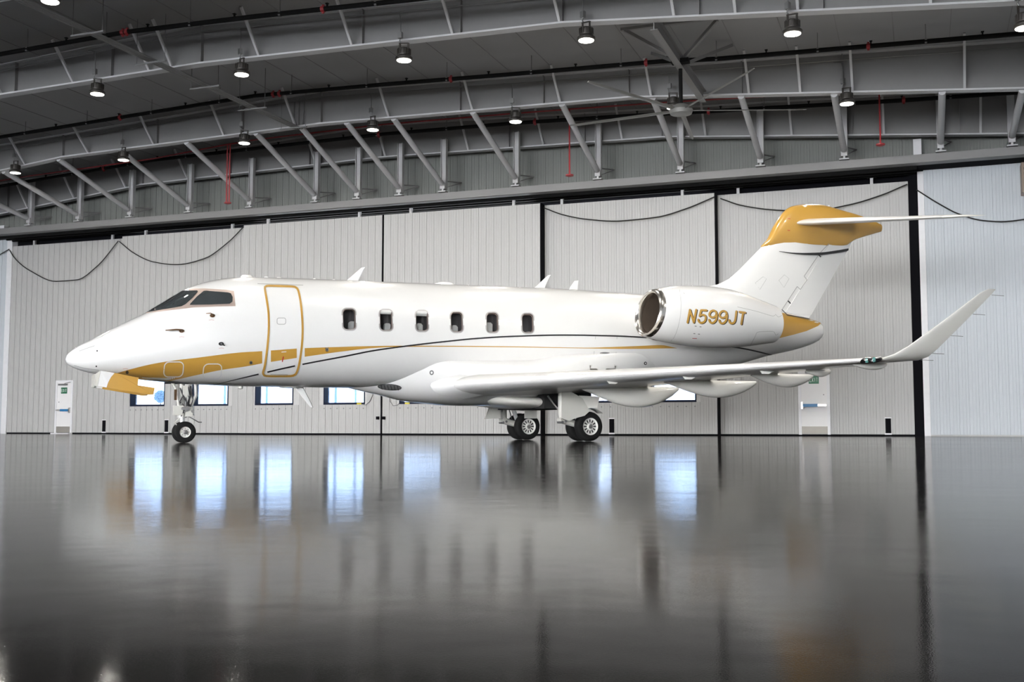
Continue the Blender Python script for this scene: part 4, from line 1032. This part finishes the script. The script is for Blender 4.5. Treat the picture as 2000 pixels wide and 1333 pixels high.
# --- landing gear
def wheel(parent, c, r, w, hubr, outward, spokes=12, flat=.012, name='wheel'):
    """tyre with rounded shoulders, hub with slots; axle along local y"""
    wh = link(name, None, parent)
    prof = [(-w / 2, hubr), (-w / 2, hubr + .02), (-w * .5, r * .80), (-w * .44, r * .92), (-w * .30, r * .985), (-w * .1, r), (w * .1, r), (w * .30, r * .985), (w * .44, r * .92), (w * .5, r * .80), (w / 2, hubr + .02), (w / 2, hubr)]
    mb = MB().lathe(prof, 'y', c, 40)
    mb.v = [(x, y, max(z, flat * 0 + .002)) for x, y, z in mb.v]
    mb.obj('tyre', 'tyre', wh, True, 50)
    o = outward
    hub = MB().lathe([(o * w * .48, hubr + .004), (o * w * .5, hubr), (o * w * .46, hubr * .93), (o * w * .36, hubr * .86), (o * w * .36, hubr * .36), (o * w * .46, hubr * .30), (o * w * .50, hubr * .2), (o * w * .50, .004)], 'y', c, 32).obj('hub', 'hubpaint', wh, True, 30)
    MB().lathe([(-o * w * .48, hubr + .004), (-o * w * .3, hubr * .8), (-o * w * .3, .01)], 'y', c, 24).obj('hub', 'hubpaint', wh, True, 30)
    for k in range(spokes):
        a = 2 * math.pi * k / spokes; d = Vector((math.sin(a), 0, math.cos(a))); e = Vector((math.cos(a), 0, -math.sin(a))); cc = Vector(c) + Vector((0, o * (w * .36 + .004), 0))
        r0, r1, h_ = hubr * .46, hubr * .80, hubr * (.085 if spokes > 9 else .06)
        if spokes <= 9: r0, r1 = hubr * .60, hubr * .76
        MB().prism([cc + d * r0 - e * h_ * .7, cc + d * r0 + e * h_ * .7, cc + d * r1 + e * h_, cc + d * r1 - e * h_], (0, -o * .006, 0)).obj('hub_slot', 'dark', wh)
    MB().lathe([(o * w * .50, .05), (o * (w * .5 + .015), .045), (o * (w * .5 + .02), .02)], 'y', c, 14, True).obj('axle_cap', 'alu', wh)
    return wh
# nose gear
ng = link('nose_gear', None, jet)
for t, o in ((.13, -1), (-.13, 1)): wheel(ng, (0.02, -t, .212), .214, .115, .108, o, 8)
MB().tube([(0, 0, .22), (-.02, 0, .55)], .045, 12).obj('oleo_strut', 'chrome', ng, True)
MB().tube([(-.02, 0, .50), (-.05, 0, 1.25)], .07, 12).tube([(-.02, 0, .50), (-.02, 0, .56)], .095, 12).obj('strut_housing', 'hubpaint', ng, True)
MB().tube([(.02, .19, .212), (.02, -.19, .212)], .03, 10).obj('axle', 'alu', ng, True)
MB().beam((-.05, 0, .52), (-.17, 0, .40), .05, .02).beam((-.17, 0, .40), (-.03, 0, .27), .05, .02).obj('torque_link', 'gearpaint', ng)
MB().tube([(.10, -.02, .62), (.24, -.02, .95), (.22, -.02, 1.22)], .035, 8).tube([(.20, .05, .55), (.13, .05, 1.2)], .028, 8).obj('drag_brace', 'hubpaint', ng, True)
for q in ((-.22, -.02, -.16, -.10, .55, .74), (.02, .16, -.15, -.08, .52, .72), (-.04, .06, -.14, -.06, .92, 1.14)): MB().box(*q).obj('actuator_box', 'gearpaint', ng)
hs = MB(); random.seed(3)
for k in range(16):
    x0 = random.uniform(-.16, .18); z0 = random.uniform(.52, .7); x1 = random.uniform(-.1, .16); z1 = random.uniform(.75, 1.15); y = random.uniform(-.16, -.06)
    hs.tube([(x0, y, z0), ((x0 + x1) / 2 + random.uniform(-.06, .06), y - .03, (z0 + z1) / 2), (x1, y + .02, z1)], .009, 5)
hs.obj('hydraulic_hoses', 'hose', ng, True)
al = MB()
for k in range(10):
    x0 = random.uniform(-.2, .2); z0 = random.uniform(.52, .8); al.lathe([(-.02, .035), (.02, .035)], 'y', (x0, random.uniform(-.19, -.12), z0), 10, True)
al.obj('fittings', 'alu', ng)
MB().tube([(-.26, -.12, 1.22), (-.18, -.12, 1.10), (-.13, -.12, .85), (-.1, -.12, .7)], .03, 8).obj('retraction_link', 'gearpaint', ng, True)
MB().box(-.20, -.155, -.15, -.10, .85, 1.06).obj('taxi_light_bracket', 'bronze', ng)
MB().tube([(.06, -.04, .55), (.30, -.06, .41), (.36, -.06, .41)], .011, 6).obj('tow_arm', 'conduit', ng, True)
MB().box(-.33, .22, -.22, .22, 1.182, 1.30).obj('gear_well_shade', 'dark', ng)  # solid black box stands in for the shaded bay opening
# chin doors of the nose gear
DP = [(196.7, 724), (223.7, 728.5), (271, 738), (269, 753), (302.5, 758), (299.6, 771), (291, 771.7), (191, 754.8)]
for t, sg in ((.40, 1), (-.40, -1)):
    P = [ap(x, y, .42) for x, y in DP]
    d = MB().prism([(s, -t * (1 if z > 1.2 else 1.05), z) for s, z in P], (0, .025 * sg, 0)).obj('nose_gear_door', 'gold', ng)
    e = [ap(x, y, .42) for x, y in ((191, 754.8), (196.7, 724), (224, 729), (217, 737), (211, 748), (208, 757.4))]
    MB().prism([(s, -t * (1 if z > 1.2 else 1.05) - .006 * sg, z) for s, z in e], (0, .036 * sg, 0)).obj('door_white_end', 'white', d)
    f_ = [ap(x, y, .42) for x, y in ((186.5, 731), (196.7, 724), (191, 755), (185.5, 754))]
    MB().prism([(s, -t * (1 if z > 1.2 else 1.05) + .05 * sg, z) for s, z in f_], (0, .03 * sg, 0)).obj('door_lip', 'gearpaint', d)
# main gear
for side in (1, -1):
    mg = link('main_gear', None, jet); T_ = 1.50 * side
    for dt in (.20, -.20):
        vis = -1  # outward towards port
        wheel(mg, (8.39, -(T_ + dt), .325), .327, .20, .19, -1 if dt > 0 else 1, 12)
    MB().tube([(8.39, -(T_ + .28), .325), (8.39, -(T_ - .28), .325)], .05, 10).obj('axle', 'alu', mg, True)
    MB().tube([(7.86, -T_, 1.12), (7.84, -T_, .62), (7.86, -T_, .48)], [.10, .09, .075], 12).obj('main_leg', 'gearpaint', mg, True)
    MB().tube([(7.84, -T_, .47), (8.1, -T_, .40), (8.39, -T_, .325)], [.085, .075, .07], 10).lathe([(-.1, .075), (.1, .075)], 'y', (7.84, -T_, .47), 14, True).obj('trailing_link', 'gearpaint', mg, True)
    MB().tube([(8.24, -T_, .42), (8.02, -T_, 1.0)], .05, 10).obj('shock_strut', 'chrome', mg, True)
    MB().tube([(7.62, -T_ + .25 * side, 1.0), (7.83, -T_, .60)], .022, 8).obj('side_brace', 'alu', mg, True)
    MB().tube([(7.9, -T_ - .06, .95), (7.97, -T_ - .1, .7), (8.05, -T_ - .06, .5), (8.3, -T_ - .02, .42)], .012, 6).obj('brake_hose', 'hose', mg, True)
    for q in (7.80, 7.88): MB().lathe([(-.11, .03), (.11, .03)], 'y', (q, -T_, .42 + (q - 7.8) * .3), 10, True).obj('pivot_bolt', 'conduit', mg)
    # leg door, fender lip
    td = T_ + .34 * side
    dd = [(7.65, 1.10), (7.84, 1.10), (8.17, .94), (8.35, .66), (8.22, .56), (7.98, .50), (7.82, .44), (7.65, .50)]
    if side > 0:
        d = MB().prism([(s, -td, z) for s, z in dd], (0, .03 * side, 0)).obj('leg_door', 'gearpaint', mg)
        fr_ = [[(8.39 - .42 * math.cos(a), y, .325 + .40 * math.sin(a)) for a in [math.radians(q) for q in range(62, 142, 8)]] for y in (-td, -td + .26)]
        MB().loft(fr_, False, False, closed=False).obj('fender', 'gearpaint', d, True)
        MB().prism([(8.1, -td + .02, 1.0), (8.62, -td + .02, .98), (8.55, -td + .02, .74), (8.3, -td + .02, .72)], (0, .03, 0)).obj('aft_door', 'cream', d)
    else:
        ti = T_ + .30
        MB().prism([(7.35, -ti - .02, .86), (7.62, -ti - .02, .86), (7.62, -ti - .02, .52), (7.18, -ti - .02, .50), (7.22, -ti - .02, .54)], (0, .03, 0)).obj('leg_door', 'gearpaint', mg)
        MB().box(8.24, 8.56, -ti - .10, -ti - .06, .52, .95).obj('inner_door', 'gearpaint', mg)
# black box painted as the shade in the wheel well, and belly pods
MB().box(7.55, 8.75, -1.22, 1.22, .72, 1.10).obj('wheel_well_shade', 'dark', jet)  # no opening here: the dark interior is a solid black box
pod = []
for s, zb_, hw in ((6.15, .92, .5), (6.4, .84, .85), (6.8, .775, 1.05), (7.2, .74, 1.12), (7.55, .73, 1.14)):
    pod.append([(s, hw * math.copysign(abs(math.cos(a)) ** .5, math.cos(a)), zb_ + .14 + (.14) * math.sin(a)) for a in [2 * math.pi * k / 24 for k in range(24)]])
MB().loft(pod).obj('belly_pod', 'cream', jet, True, 50)
MB().tube([(7.62, -1.16, 1.02), (8.12, -1.24, .76)], .016, 6).obj('door_rod', 'alu', jet)

# ------------------------------------------------------------------ outside the windows
def out(px, d):                                # a spot outside, d metres behind the door wall, along a pixel column
    r = ray(px, HZ); k = (NW + d) / r.dot(ND); p = r * k; return Vector((p.x, p.y, -.03))
def car(px, d, label, L=4.8, tall=1.0, rot=0):
    t = link('parked_car', None, None, out(px, d), WROT + rot); tag(t, label, 'car', 'cars parked outside')
    pr = [(-L / 2, .35), (-L / 2, .85), (-L * .42, 1.0), (-L * .30, 1.02), (-L * .2, 1.0 + .55 * tall), (L * .18, 1.0 + .55 * tall), (L * .30, 1.05), (L * .47, .95), (L / 2, .75), (L / 2, .35)]
    MB().prism([(x, -.9, z) for x, z in pr], (0, 1.8, 0)).obj('body', 'carbody', t)
    MB().prism([(-L * .27, -.92, 1.05), (-L * .18, -.92, .96 + .55 * tall), (L * .16, -.92, .96 + .55 * tall), (L * .25, -.92, 1.07)], (0, 1.84, 0)).obj('side_glass', 'carglass', t)
    for x in (-L * .32, L * .32):
        for y in (-.85, .85): MB().lathe([(-.1, .34), (.1, .34)], 'y', (x, y, .34), 18, True).obj('wheel', 'tyre', t)
car(413, 26, 'pale blue car parked outside the window right of the nose gear')
car(548, 24, 'pale blue car parked outside the window under the passenger door', 5.2)
for i, (px, d) in enumerate(((438, 40), (520, 38), (655, 30), (694, 44))):
    t = link('lamp_post', None, None, out(px, d), WROT); tag(t, 'slim pale lamp post outside, %s from the left' % ORD[i], 'lamp post', 'lamp posts outside')
    MB().tube([(0, 0, 0), (0, 0, 9)], [.11, .07], 8).obj('pole', 'carbody', t, True)
    MB().beam((0, 0, 9), (1.2, 0, 9.2), .1, .08).obj('arm', 'carbody', t)
    MB().lathe([(0, .35), (.25, .35)], 'z', (0, 0, 0), 12, True).obj('footing', 'apron', t)
t = link('tree', None, None, out(312, 150), 0); tag(t, 'round bluish tree outside the window under the nose', 'tree')
MB().tube([(0, 0, 0), (0, 0, 4.0), (.1, 0, 6.2)], [.16, .12, .08], 8).obj('trunk', 'bark', t, True)
cb = bmesh.new(); bmesh.ops.create_icosphere(cb, subdivisions=4, radius=1.25)
random.seed(5)
for v in cb.verts: v.co = v.co * random.uniform(.85, 1.12); v.co.z += 6.6
cme = bpy.data.meshes.new('crown'); cb.to_mesh(cme); cb.free(); cme.materials.append(M['leaf']); link('crown', cme, t)
t = link('outdoor_fence', None, None, out(560, 55), WROT); tag(t, 'long pale fence far outside the windows', 'fence')
for k in range(-40, 60): MB().box(k * 1.6 - .03, k * 1.6 + .03, -.03, .03, 0, 1.9).obj('fence_post', 'carbody', t)
for z in (.3, 1.0, 1.85): MB().box(-64, 95, -.02, .02, z - .03, z + .03).obj('fence_rail', 'carbody', t)
